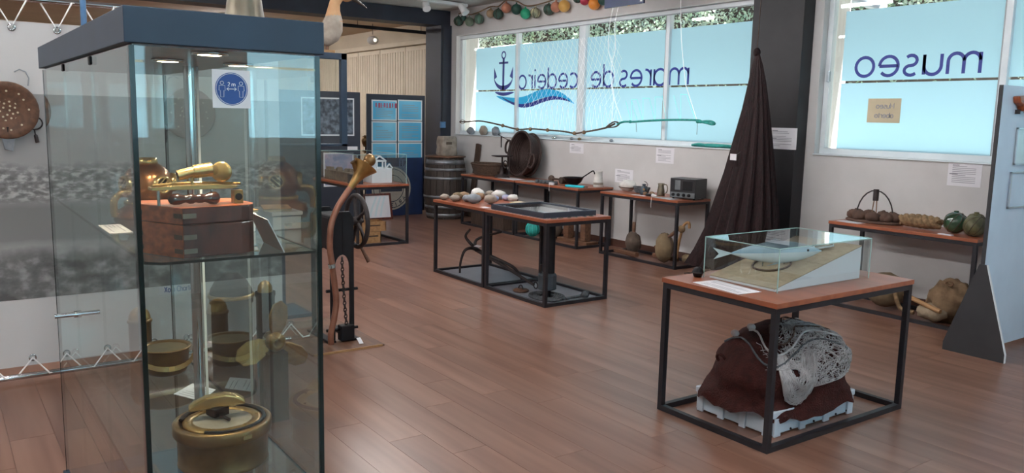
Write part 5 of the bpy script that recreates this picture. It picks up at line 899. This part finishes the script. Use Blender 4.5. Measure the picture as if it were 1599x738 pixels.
t = thing('marlin_spike', (-6.52, 6.54, TZ), 'small dark and white splicing tool on the radio table edge', 'tool'); MB().cyl((-6.62, 6.545, TZ + .021), (-6.52, 6.54, TZ + .021), .014, n=10).build('grip', 'iron_black', t); MB().cyl((-6.52, 6.54, TZ + .021), (-6.45, 6.535, TZ + .021), .02, .008, 10).build('cap', 'plastic_white', t); MB().tube([(-6.5, 6.505, TZ + .005), (-6.5, 6.503, TZ - .04), (-6.5, 6.503, TZ - .11)], .002, 5).build('string', 'rope_white', t)
# ------------------------------------------------------------------ stone anchors under the radio table
def killick(cx, cy, r_, mt, lab, lean, pole):
    t = thing('stone_anchor', (cx, cy, .03), lab, 'anchor', 'wood and stone anchors under the radio table'); MB().sph((cx, cy, .03 + r_[2]), r_, 16, 11, amp=.22, fr=1.8, seed=cx).build('stone', mt, t)
    MB().tube(curve(pole), [.022, .021, .02, .02, .02, .02, .02, .02, .02, .019, .018, .017, .016, .016, .016, .015][:len(curve(pole))] if len(curve(pole)) <= 16 else .018, 8).build('wooden_shank', 'wood_mid', t)
    MB().tube([(cx + r_[0] * 1.02 * math.cos(k * .4), cy - .0, .03 + r_[2] + r_[2] * 1.03 * math.sin(k * .4)) for k in range(16)], .008, 6, True).build('lashing', 'rope_dark', t); return t
t = killick(-7.02, 6.76, (.10, .09, .125), 'stone_dark', 'round dark stone anchor with upright wooden stem under the radio table', 0, [(-7.02, 6.76, .22), (-7.03, 6.77, .32), (-7.04, 6.78, .40)])
MB().obox((-7.0, 6.63, .055), .42, .06, .05, rz(-.1)).build('anchor_arm', 'wood_mid', t, bevel=.01)
t = killick(-6.42, 6.66, (.115, .085, .16), 'stone_ochre', 'pointed ochre stone anchor with crossed wooden arms under the radio table', 0, [(-6.52, 6.62, .18), (-6.38, 6.66, .30), (-6.24, 6.70, .43)])
MB().tube(curve([(-6.30, 6.74, .08), (-6.27, 6.73, .26), (-6.20, 6.72, .46), (-6.13, 6.72, .50), (-6.12, 6.72, .44)]), .016, 8).build('crossed_arm', 'wood_pale', t); MB().obox((-6.50, 6.77, .06), .36, .06, .055, rz(.06)).build('anchor_arm', 'wood_mid', t, bevel=.012); MB().sph((-6.2, 6.80, .085), (.07, .05, .05), 12, 8, amp=.2).build('wedge_stone', 'stone_ochre', t)
MB().sph((-6.22, 6.71, .42), (.05, .03, .04), 12, 8, amp=.3).build('rope_knot', 'rope_tan', t)
# boxes, teal float and wooden blocks under the other wall tables
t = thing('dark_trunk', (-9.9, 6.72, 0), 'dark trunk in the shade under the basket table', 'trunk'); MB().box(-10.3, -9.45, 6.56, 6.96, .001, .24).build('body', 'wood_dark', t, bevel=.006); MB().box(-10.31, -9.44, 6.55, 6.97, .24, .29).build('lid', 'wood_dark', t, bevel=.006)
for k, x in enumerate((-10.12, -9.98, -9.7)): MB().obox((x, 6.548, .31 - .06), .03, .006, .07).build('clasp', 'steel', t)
t = thing('glass_float_in_net', (-8.82, 6.63, 0), 'teal glass net float under the ladle table', 'float'); c = V((-8.86, 6.64, .10)); MB().sph(c, .095, 18, 12).build('float', 'rope_teal', t)
for k in range(5): MB().tube([c + Matrix.Rotation(k * .63, 3, 'Z') @ V((.098 * math.cos(j * .4), 0, .098 * math.sin(j * .4))) for j in range(16)], .004, 5, True).build('net_cord', 'rope_teal_bright', t)
t = thing('rigging_block', (-8.2, 6.75, 0), 'pair of upright wooden boards joined by a base under the ladle table', 'block')
for x in (-8.32, -7.98): MB().box(x, x + .1, 6.74, 6.84, .05, .42).build('upright', 'wood_mid', t, bevel=.008)
MB().box(-8.4, -7.8, 6.70, 6.90, .001, .05).build('base', 'wood_mid', t, bevel=.006)
t = thing('brown_sack', (-8.58, 6.7, 0), 'dark brown sack slumped under the ladle table', 'sack'); MB().sph((-8.58, 6.76, .13), (.14, .13, .13), 16, 10, amp=.2).build('bag', 'stone_dark', t); MB().sph((-8.58, 6.76, .26), (.05, .05, .04), 10, 7).build('neck', 'stone_dark', t)
# ================================================================== wall sheets
def wsheet(px0, py0, px1, py1, lab, y=WY, seed=1, mt='paper'):
    a, b = P(px0, py0, 1, y), P(px1, py1, 1, y); t = thing('caption_sheet', ((a.x + b.x) / 2, y - .002, b.z), lab, 'paper', 'caption sheets on the walls'); MB().box(a.x, b.x, y - .0025, y - .0005, b.z, a.z).build('sheet', mt, t)
    mb = MB(); w0 = b.x - a.x; h0 = a.z - b.z; print_lines(mb, WALLM, (a.x + w0 * .13, y - .0025, b.z + h0 * .12), w0 * .7, h0 * .74, 10, h0 * .028, seed, .0006); mb.build('printed_text', 'ink', t)
    mb = MB(); mb.ribbon([(0, 0), (w0 * .2, 0)], h0 * .035, WALLM, (a.x + w0 * .13, y - .0025, a.z - h0 * .13), .0006).ribbon([(0, 0), (w0 * .25, 0)], h0 * .035, WALLM, (a.x + w0 * .05, y - .0025, a.z - h0 * .5), .0006); mb.build('printed_title', 'ink_dark', t)
wsheet(890, 223, 911, 240, 'caption sheet on the wall above the ladle table', seed=2); wsheet(1025, 230, 1052, 256, 'caption sheet on the wall above the black radio', seed=3); wsheet(961, 263, 988, 287, 'caption sheet standing behind the bundle on the radio table', seed=4); wsheet(1201, 199, 1243, 234, 'white caption sheet on the black pillar', 6.9, 5); wsheet(1482, 252, 1531, 293, 'large caption sheet on the wall above the glass floats', seed=6)
# ================================================================== hanging brown net before the pillar
NY = 6.52; hn = thing('hanging_net', P(1150, 415, 1, NY), 'long dark brown net hanging like a cone before the black pillar', 'fishing net')
lv = [(84, 1180, 1186), (100, 1176, 1190), (130, 1170, 1194), (170, 1162, 1198), (220, 1150, 1201), (270, 1138, 1203), (320, 1124, 1205), (360, 1112, 1206), (395, 1098, 1206), (418, 1085, 1206)]
vs = []; fs = []; NA = 120
for j, (py, pl_x, pr_x) in enumerate(lv):
    a, b = P(pl_x, py, 1, NY), P(pr_x, py, 1, NY); c = (a + b) / 2; hw = (b - a).length / 2
    for k in range(NA):
        t_ = 2 * math.pi * k / NA; pl2 = 1 + (.13 * math.sin(t_ * 17 + 1.3 * math.sin(t_ * 3)) + .05 * math.sin(t_ * 41)) * min(1, .3 + j * .12); z_ = max(.012, c.z + .02 * noise.noise(V((math.cos(t_), math.sin(t_), j))))
        vs.append(V((c.x + hw * math.cos(t_) * pl2, min(NY + min(hw * .62, .30) * math.sin(t_) * pl2, 6.885), z_)))
for j in range(len(lv) - 1): fs += [(j * NA + k, (j + 1) * NA + k, (j + 1) * NA + (k + 1) % NA, j * NA + (k + 1) % NA) for k in range(NA)]
MB().add(vs, fs, True).build('net_body', 'net_brown', hn); q = P(1182, 82, 1, NY); MB().sph(q, (.035, .035, .045), 12, 8).build('gathering_knot', 'net_brown', hn); MB().cyl(q, (q.x + .02, q.y, 3.28), .0035, n=6).build('hanging_cord', 'rope_dark', hn)
a = P(1085, 420, 1, NY); MB().tube([(vs[-NA + k].x, vs[-NA + k].y, .02) for k in range(0, NA, 4)], .014, 6, True).build('foot_rope', 'rope_dark', hn)
t = thing('net_tag', P(1145, 250, 1, 6.2), 'small white tag pinned to the brown hanging net', 'card'); c = P(1145, 245, 1, 6.30); MB().obox(c, .09, .003, .06, rz(-.2)).build('card', 'paper', t); MB().tube([c, c + V((.02, .08, .05))], .002, 5).build('pin', 'steel', t)
for x, lab in ((-5.615, 'pale cable running down left of the black pillar'), (-5.66, 'second pale cable further left of the black pillar')): MB().cyl((x, 7.03, 1.32), (x, 7.03, 3.27), .012, n=8).build('wall_cable', 'stone', label=lab, cat='cable')
# ================================================================== garland of floats along the top of the window
GY = 6.98
balls = [(716, 33, 7, 'g1'), (724, 28, 4.5, 'g0'), (733, 34, 7, 'g2'), (748, 30, 7, 'g3'), (766, 21, 6.5, 'tan'), (778, 22, 7.5, 'g1'), (790.5, 12.5, 7.5, 'pink'), (806.5, 14.5, 8, 'g0'), (820.5, 21.5, 8, 'green'), (836, 20, 7.5, 'cream'), (857, 15, 8, 'g1'), (868, 11, 8, 'pink'), (881, 9.5, 9, 'yellow'), (902, -3, 7, 'g1'), (913, 1, 7, 'red'), (928, 6, 9, 'orange'), (942, 0, 8, 'g0'), (955, 2, 8, 'green'), (969, 0, 7, 'coral'), (981, 3, 6, 'yellow')]
cm = {'g0': ('#20473d', '#1b3a33'), 'g1': ('#3b5a4e', '#2d473e'), 'g2': ('#6e7d6c', '#566455'), 'g3': ('#45685a', '#5d7d6c'), 'tan': ('#a58a6d', '#92785d'), 'pink': ('#c0826a', '#ad7058'), 'green': ('#1f9a72', '#1a8a66'), 'cream': ('#c9c39c', '#4b574a'), 'yellow': ('#d6a455', '#c6924a'), 'red': ('#b3334d', '#a12c44'), 'orange': ('#df8a35', '#cf7a2b'), 'coral': ('#d05a48', '#bd4c3d')}
for k_, (a_, b_) in cm.items(): pm('float_' + k_, a_, b_, 9, .55, bump=.1)
cw = {'g0': 'dark green', 'g1': 'mossy green', 'g2': 'grey green', 'g3': 'weathered green', 'tan': 'tan', 'pink': 'dusty pink', 'green': 'bright green', 'cream': 'cream netted', 'yellow': 'yellow', 'red': 'crimson', 'orange': 'orange', 'coral': 'coral'}
num = ['first', 'second', 'third', 'fourth', 'fifth', 'sixth', 'seventh', 'eighth', 'ninth', 'tenth', 'eleventh', 'twelfth', 'thirteenth', 'fourteenth', 'fifteenth', 'sixteenth', 'seventeenth', 'eighteenth', 'nineteenth', 'last']
rp = []
for i, (px, py, r_, cl) in enumerate(balls):
    c = P(px, py, 1, GY); rr = r_ * (c - CAM).length / FPX; c.y = min(GY, WY - rr - .003); t = thing('net_float', c - V((0, 0, rr)), f'{cw[cl]} ball float, {num[i]} from the corner on the window garland', 'float', 'floats strung along the top of the window')
    MB().sph(c, rr, 16, 11).build('ball', 'float_' + cl, t); MB().lathe([(.012, 0), (.012, .02), (.006, .025), (.006, 0)], c + V((0, 0, rr * .95)), 8).build('eyelet', 'float_' + cl, t)
    if cl in ('cream', 'g1', 'g3'):
        for k in range(3): MB().tube([c + Matrix.Rotation(k * 1.05, 3, 'Z') @ V((rr * 1.02 * math.cos(j * .45), 0, rr * 1.02 * math.sin(j * .45))) for j in range(14)], .004, 4, True).build('net_cord', 'rope_dark', t)
    rp.append(c + V((0, .0, rr + .036)))
gr = MB(); gr.tube(curve(rp), .009, 6).build('garland_rope', 'rope_tan', label='tan rope carrying the ball floats above the window', cat='rope')
t = thing('hanging_sign_board', P(985, -10, 1, 6.3), 'dark blue board edge hanging from the ceiling at the top', 'sign'); a = P(970, -2, 1, 6.3); b = P(1007, 5, 1, 6.3); zb = b.z; MB().box(a.x - .25, b.x, 6.28, 6.30, zb, zb + .35).build('panel', 'blue_board', t); MB().box(b.x - .05, b.x - .02, 6.277, 6.28, zb + .02, zb + .06).build('white_mark', 'paper', t)
for x in (a.x - .2, b.x - .06): MB().cyl((x, 6.29, zb + .35), (x, 6.29, 3.28), .003, n=5).build('wire', 'steel', t)
# ================================================================== seine net rigged before the wide window
SY = 6.99; S_ = lambda px, py: P(px, py, 1, SY)
sn = thing('rigged_net', S_(850, 208), 'fine white net with corked brown foot rope before the wide window', 'fishing net')
ropep = [S_(*p) for p in ((718, 190), (728, 190), (740, 189), (752, 189), (768, 192), (785, 196), (800, 200), (812, 202), (830, 201), (855, 203), (880, 205), (897, 208), (912, 206), (930, 203), (947, 199), (960, 193))]
MB().tube(curve(ropep), .012, 6).build('foot_rope', 'rope_dark', sn)
for i, (px, py) in enumerate(((785, 196), (808, 202), (828, 201.5), (855, 203), (897, 208), (912, 206.5))):
    c = S_(px, py); MB().sph(c, (.032, .024, .026), 12, 8).build('cork_float', 'cork', sn)
MB().tube(curve([S_(945, 200), S_(952, 194), S_(960, 190), S_(967, 193), S_(960, 198), S_(945, 199)]), .009, 6).build('eye_splice', 'rope_dark', sn); MB().tube(curve([S_(718, 190), S_(722, 187), S_(727, 190), S_(722, 193), S_(718, 190)]), .005, 6).build('end_loop', 'rope_tan', sn)
mb = MB(); top = [S_(800, 80), S_(990, 40)]
def np_(u_, v_):
    px = 815 + 150 * u_ + 8 * math.sin(v_ * 3); pt = 72 - 20 * u_; pbm = 168 + 4 * math.sin(u_ * 14); return S_(px, pt + (pbm - pt) * v_)
for i in range(-12, 22):
    for s_ in (1, -1):
        pts = []
        for j in range(13):
            v_ = j / 12; u_ = (i / 20) + s_ * v_ * .28 + (0 if s_ > 0 else .28)
            if 0 <= u_ <= 1: pts.append(np_(u_, v_))
        if len(pts) > 1: mb.tube(pts, .0014, 3)
for i in range(18):
    u_ = (i + .5) / 18; q = np_(u_, 1); px = 815 + 150 * u_
    k = min(range(len(ropep)), key=lambda z: abs(ropep[z].x - q.x)); mb.tube([q, V((q.x - .05, SY, ropep[k].z)),], .002, 3); mb.tube([q, V((q.x + .06, SY, ropep[min(k + 1, len(ropep) - 1)].z))], .002, 3)
mb.build('net_mesh', 'net_fine', sn, kind='stuff')
for i, pts in enumerate((((958, 8), (952, 40), (950, 75), (955, 97), (960, 112), (956, 130), (958, 150), (955, 190)), ((966, 8), (960, 40), (961, 75), (956, 97), (954, 120), (958, 150), (972, 190)))): MB().tube(curve([S_(*p) for p in pts]), .0042, 6).build('white_rope', 'rope_white', sn)
a = S_(958, 8); MB().cyl(a, (a.x, a.y, 3.28), .005, n=6).build('hanging_cord', 'rope_white', sn)
tn = thing('teal_head_rope', S_(1045, 190), 'teal rope with looped end and fine teal lines before the window', 'rope')
MB().tube(curve([S_(*p) for p in ((964, 194), (974, 190), (990, 190), (1020, 188), (1050, 187), (1088, 187.5), (1095, 190), (1104, 192), (1112, 194), (1116, 193), (1112, 190), (1104, 189), (1096, 190))]), .0135, 6).build('rope', 'rope_teal', tn)
for px in (984, 1090, 1094): MB().sph(S_(px, 190), (.03, .018, .018), 10, 7).build('knot', 'rope_teal', tn)
mb = MB()
for px, tx_, ty in ((985, 977, 157), (986, 986, 156), (1003, 995, 156), (1004, 1004, 153), (1022, 1014, 153), (1023, 1023, 151), (1040, 1034, 149), (1062, 1052, 149), (1063, 1063, 146), (1086, 1072, 147), (995, 986, 156)): mb.tube([S_(px, 188), S_(tx_, ty)], .0022, 4)
for a, b in ((986, 995), (1004, 1014), (1023, 1034), (1063, 1072)): mb.tube([S_(a, 155 - (a - 986) * .1), S_(b, 155 - (a - 986) * .1)], .0022, 4)
mb.build('fine_lines', 'teal_fine', tn); MB().tube(curve([S_(1063, -3), S_(1064, 60), S_(1070, 125), S_(1074, 142), S_(1088, 187)]), .004, 6).build('white_rope', 'rope_white', tn); MB().tube([S_(993, 190), S_(994, 206)], .003, 4).build('loose_end', 'rope_dark', tn); MB().tube([S_(1089, 190), S_(1088, 210)], .003, 4).build('loose_end', 'rope_dark', tn); a = S_(1063, -3); MB().cyl(a, (a.x, a.y, 3.28), .005, n=6).build('hanging_cord', 'rope_white', tn)
# ------------------------------------------------------------------ things on the window sill
SZ = ZS + .0015
def on_sill(px, py): q = P(px, 206, 1, 7.10); return V((q.x, 7.10, SZ))
for i, (px, r_, mt, lab) in enumerate(((735, (.085, .05, .06), 'stone_grey', 'bluish grey rounded stone at the left end of the window sill'), (755, (.085, .055, .075), 'stone', 'square tan stone second on the window sill'), (774, (.085, .055, .07), 'stone_grey', 'grey peaked stone third on the window sill'))):
    q = on_sill(px, 210); e = MB(); e.sph((q.x, q.y, SZ + r_[2] * .93), r_, 14, 10, amp=.25, fr=1.6, seed=i + 3).build('sill_stone', mt, label=lab, cat='stone', group='stones on the window sill')
for i, (px, mt, lab) in enumerate(((865, 'steel', 'small metal piece on the sill beside the round basket'), (893, 'stone_grey', 'small grey pebble on the sill below the thick mullion'), (905, 'cork', 'small brown pebble on the sill below the thick mullion'), (955, 'stone_grey', 'tiny grey pebble on the sill near the rope splice'))): q = on_sill(px, 216); MB().sph((q.x, q.y, SZ + .018), (.05 if i == 0 else .028, .025, .02), 10, 7, amp=.2, seed=i).build('pebble', mt, label=lab, cat='pebble', group='pebbles on the window sill')
t = thing('teal_rope_bundle', on_sill(1110, 228), 'loose hank of teal rope lying on the window sill', 'rope'); c0 = on_sill(1083, 228).x; c1 = on_sill(1150, 230).x
for k in range(4): MB().tube(curve([V((c0 + (c1 - c0) * u_ / 6, 7.085 + .012 * k, SZ + .014 + .018 * (.5 + .5 * math.sin(u_ * 1.5 + k * 1.4)) * (1 if 0 < u_ < 6 else .3))) for u_ in range(7)]), .013, 6).build('strand', 'rope_teal', t)
# ================================================================== right table: trap weights, rope, glass floats
t = thing('cork_trap', (-4.0, 6.85, TZ), 'brown lumpy dredge with arched wire handle on the right table', 'fishing gear'); c = FL(1355, 342, TZ); c = V((-4.02, 6.77, TZ))
MB().lathe([(0, 0), (.2, 0), (.21, .01), (.2, .022), (0, .024)], c, 24, Matrix.Diagonal((1.25, .7, 1))).build('base', 'rust_clay', t); rd = random.Random(9)
for k in range(9): a_ = k * .7; MB().sph(c + V((.19 * math.cos(a_), .09 * math.sin(a_), .055)), (.062, .05, .045), 12, 8, amp=.3, seed=k).build('clay_lump', 'rust_clay', t)
aw = [c + V((.17 * math.cos(R(k)), .0, .05 + .23 * math.sin(R(k)))) for k in range(0, 181, 15)]; MB().tube(aw, .006, 6).build('wire_arch', 'iron', t); MB().cyl(c + V((0, 0, .19)), c + V((0, 0, .29)), .024, n=10).build('toggle', 'iron', t)
for s_ in (-1, 1): MB().tube([c + V((s_ * .012, 0, .2)), c + V((s_ * .022, -.01, .06))], .005, 5).build('strap', 'leather', t)
sheet_on_table('dredge_leaflet', rect(-4.12, 6.58, .22, .1, -.1), 'white leaflet at the left end of the right table', 'paper', seed=7)
t = thing('rope_bundle', (-3.62, 6.72, TZ), 'twisted tan rope bundle lying on the right table', 'rope'); mb = MB(); c = V((-3.565, 6.70, TZ + .065))
for k in range(3):
    pts = [c + V((-.165 + .33 * i / 24, .03 * math.cos(i * .55 + k * 2.094), .028 * math.sin(i * .55 + k * 2.094))) for i in range(25)]; MB().tube(pts, [.022 + .012 * math.sin(math.pi * i / 24) for i in range(25)], 8).build('strand', 'rope_tan', t)
for i, (x, y, r_, mt, lab) in enumerate(((-3.28, 6.70, .088, 'bottle_green', 'dark green glass float on the right table'), (-3.10, 6.64, .085, 'moss_float', 'mossy brown glass float next to the green one'), (-3.22, 6.905, .08, 'moss_float', 'mossy glass float half hidden behind the green one'))):
    t = thing('glass_float', (x, y, TZ), lab, 'float', 'glass floats on the right table'); c = V((x, y, TZ + r_ * .99)); MB().sph(c, r_, 20, 14).build('ball', mt, t); MB().lathe([(0, 0), (.02, 0), (.018, .01), (0, .012)], c + V((.0, -.0, r_ * .97)), 10).build('seal', mt, t)
    for k in range(4): MB().tube([c + Matrix.Rotation(k * .785 + i, 3, 'Z') @ Matrix.Rotation(.5, 3, 'X') @ V((r_ * 1.01 * math.cos(j * .4), 0, r_ * 1.01 * math.sin(j * .4))) for j in range(16)], .0025, 4, True).build('net_cord', 'rope_dark', t)
MB().obox((-3.27, 6.54, TZ + .003), .11, .035, .006, rz(-.05)).build('small_card', 'paper', label='small white card before the green glass float', cat='card')
# under it: hide float, rope, sack
t = thing('skin_float', (-3.95, 6.75, .03), 'large round pale skin float under the right table', 'float'); c = V((-3.86, 6.78, .03 + .145)); MB().sph(c, (.17, .16, .15), 20, 14, amp=.05).build('bag', 'stone_ochre', t); MB().tube(curve([c + V((.12, -.1, .1)), c + V((.17, -.13, -.02)), c + V((.2, -.12, -.10)), c + V((.25, -.12, -.125)), c + V((.33, -.12, -.125))]), .018, 8).build('rope_tail', 'rope_tan', t)
t = thing('leather_sack', (-3.35, 6.72, .03), 'crumpled tan leather sack with a wooden stick under the right table', 'sack'); MB().sph((-3.30, 6.74, .19), (.15, .10, .185), 24, 16, Matrix.Rotation(.5, 3, 'Y'), .5, 2.3, 5).build('sack_body', 'sack', t); MB().sph((-3.38, 6.66, .085), (.13, .08, .07), 16, 10, amp=.25, fr=2, seed=8).build('lower_fold', 'canvas', t); MB().tube(curve([(-3.60, 6.62, .20), (-3.45, 6.60, .16), (-3.27, 6.58, .12)]), .02, 8).build('stick', 'wood_pale', t); MB().tube([(-3.26 + .03 * math.cos(k * .5), 6.66, .345 + .018 * math.sin(k * .5)) for k in range(13)], .006, 6, True).build('loop', 'leather', t)
# ================================================================== standing panel at the right edge
PX = -2.685
pn = thing('standing_panel', (-2.7, 6.5, 0), 'pale blue grey standing panel with dark edge at the right', 'display panel'); MB().box(PX - .022, PX, 5.955, 7.03, .03, 1.885).build('panel_face', 'panel_grey', pn); MB().box(PX - .026, PX - .002, 5.945, 5.955, .03, 1.885).build('edge_strip', 'panel_edge', pn)
MB().prism([(-2.905, 0), (-2.485, 0), (-2.485, .06), (-2.66, .655), (-2.71, .655), (-2.905, .06)], WALLM, .022, (0, 5.944, 0)).build('triangle_foot', 'foot_black', pn); MB().prism([(-2.488, 0), (-2.482, 0), (-2.482, .06), (-2.657, .655), (-2.663, .655), (-2.488, .06)], WALLM, .022, (0, 5.9445, 0)).build('pale_edge', 'white_paint', pn)
MB().prism([(-2.905, 0), (-2.485, 0), (-2.66, .655), (-2.71, .655)], WALLM, .022, (0, 7.052, 0)).build('triangle_foot', 'foot_black', pn)
pf = lambda px, py: P(px, py, 0, PX)
for i, (p0, p1, lab) in enumerate((((1577, 268), (1640, 322), 'lower silver framed print on the standing panel'), ((1587, 199), (1650, 255), 'upper silver framed print on the standing panel'))):
    a, b = pf(*p0), pf(*p1); b.y = a.y + .34; b.z = a.z - .26; t = thing('framed_print', (PX, (a.y + b.y) / 2, b.z), lab, 'picture', 'framed prints on the standing panel')
    MB().box(PX + .0005, PX + .006, a.y, b.y, b.z, a.z).build('print', 'fish_white' if i else 'panel_grey', t)
    for q in ((a.y, b.y, a.z - .014, a.z), (a.y, b.y, b.z, b.z + .014), (a.y, a.y + .014, b.z, a.z), (b.y - .014, b.y, b.z, a.z)): MB().box(PX + .0005, PX + .016, *q).build('frame_bar', 'alu', t, bevel=.002)
a = pf(1581, 150); t = thing('half_hull', (PX, a.y, a.z - .1), 'brown wooden boat bow fixed high on the standing panel', 'model'); MB().prism([(a.y, a.z + .0), (a.y + .4, a.z + .02), (a.y + .4, a.z - .10), (a.y + .09, a.z - .10), (a.y + .07, a.z - .065), (a.y + .015, a.z - .045)], WALLX, .05, (PX + .0005, 0, 0)).build('hull', 'wood_orange', t, bevel=.01); MB().box(PX + .0005, PX + .03, a.y + .06, a.y + .075, a.z - .12, a.z - .09).build('keel_pin', 'iron', t)
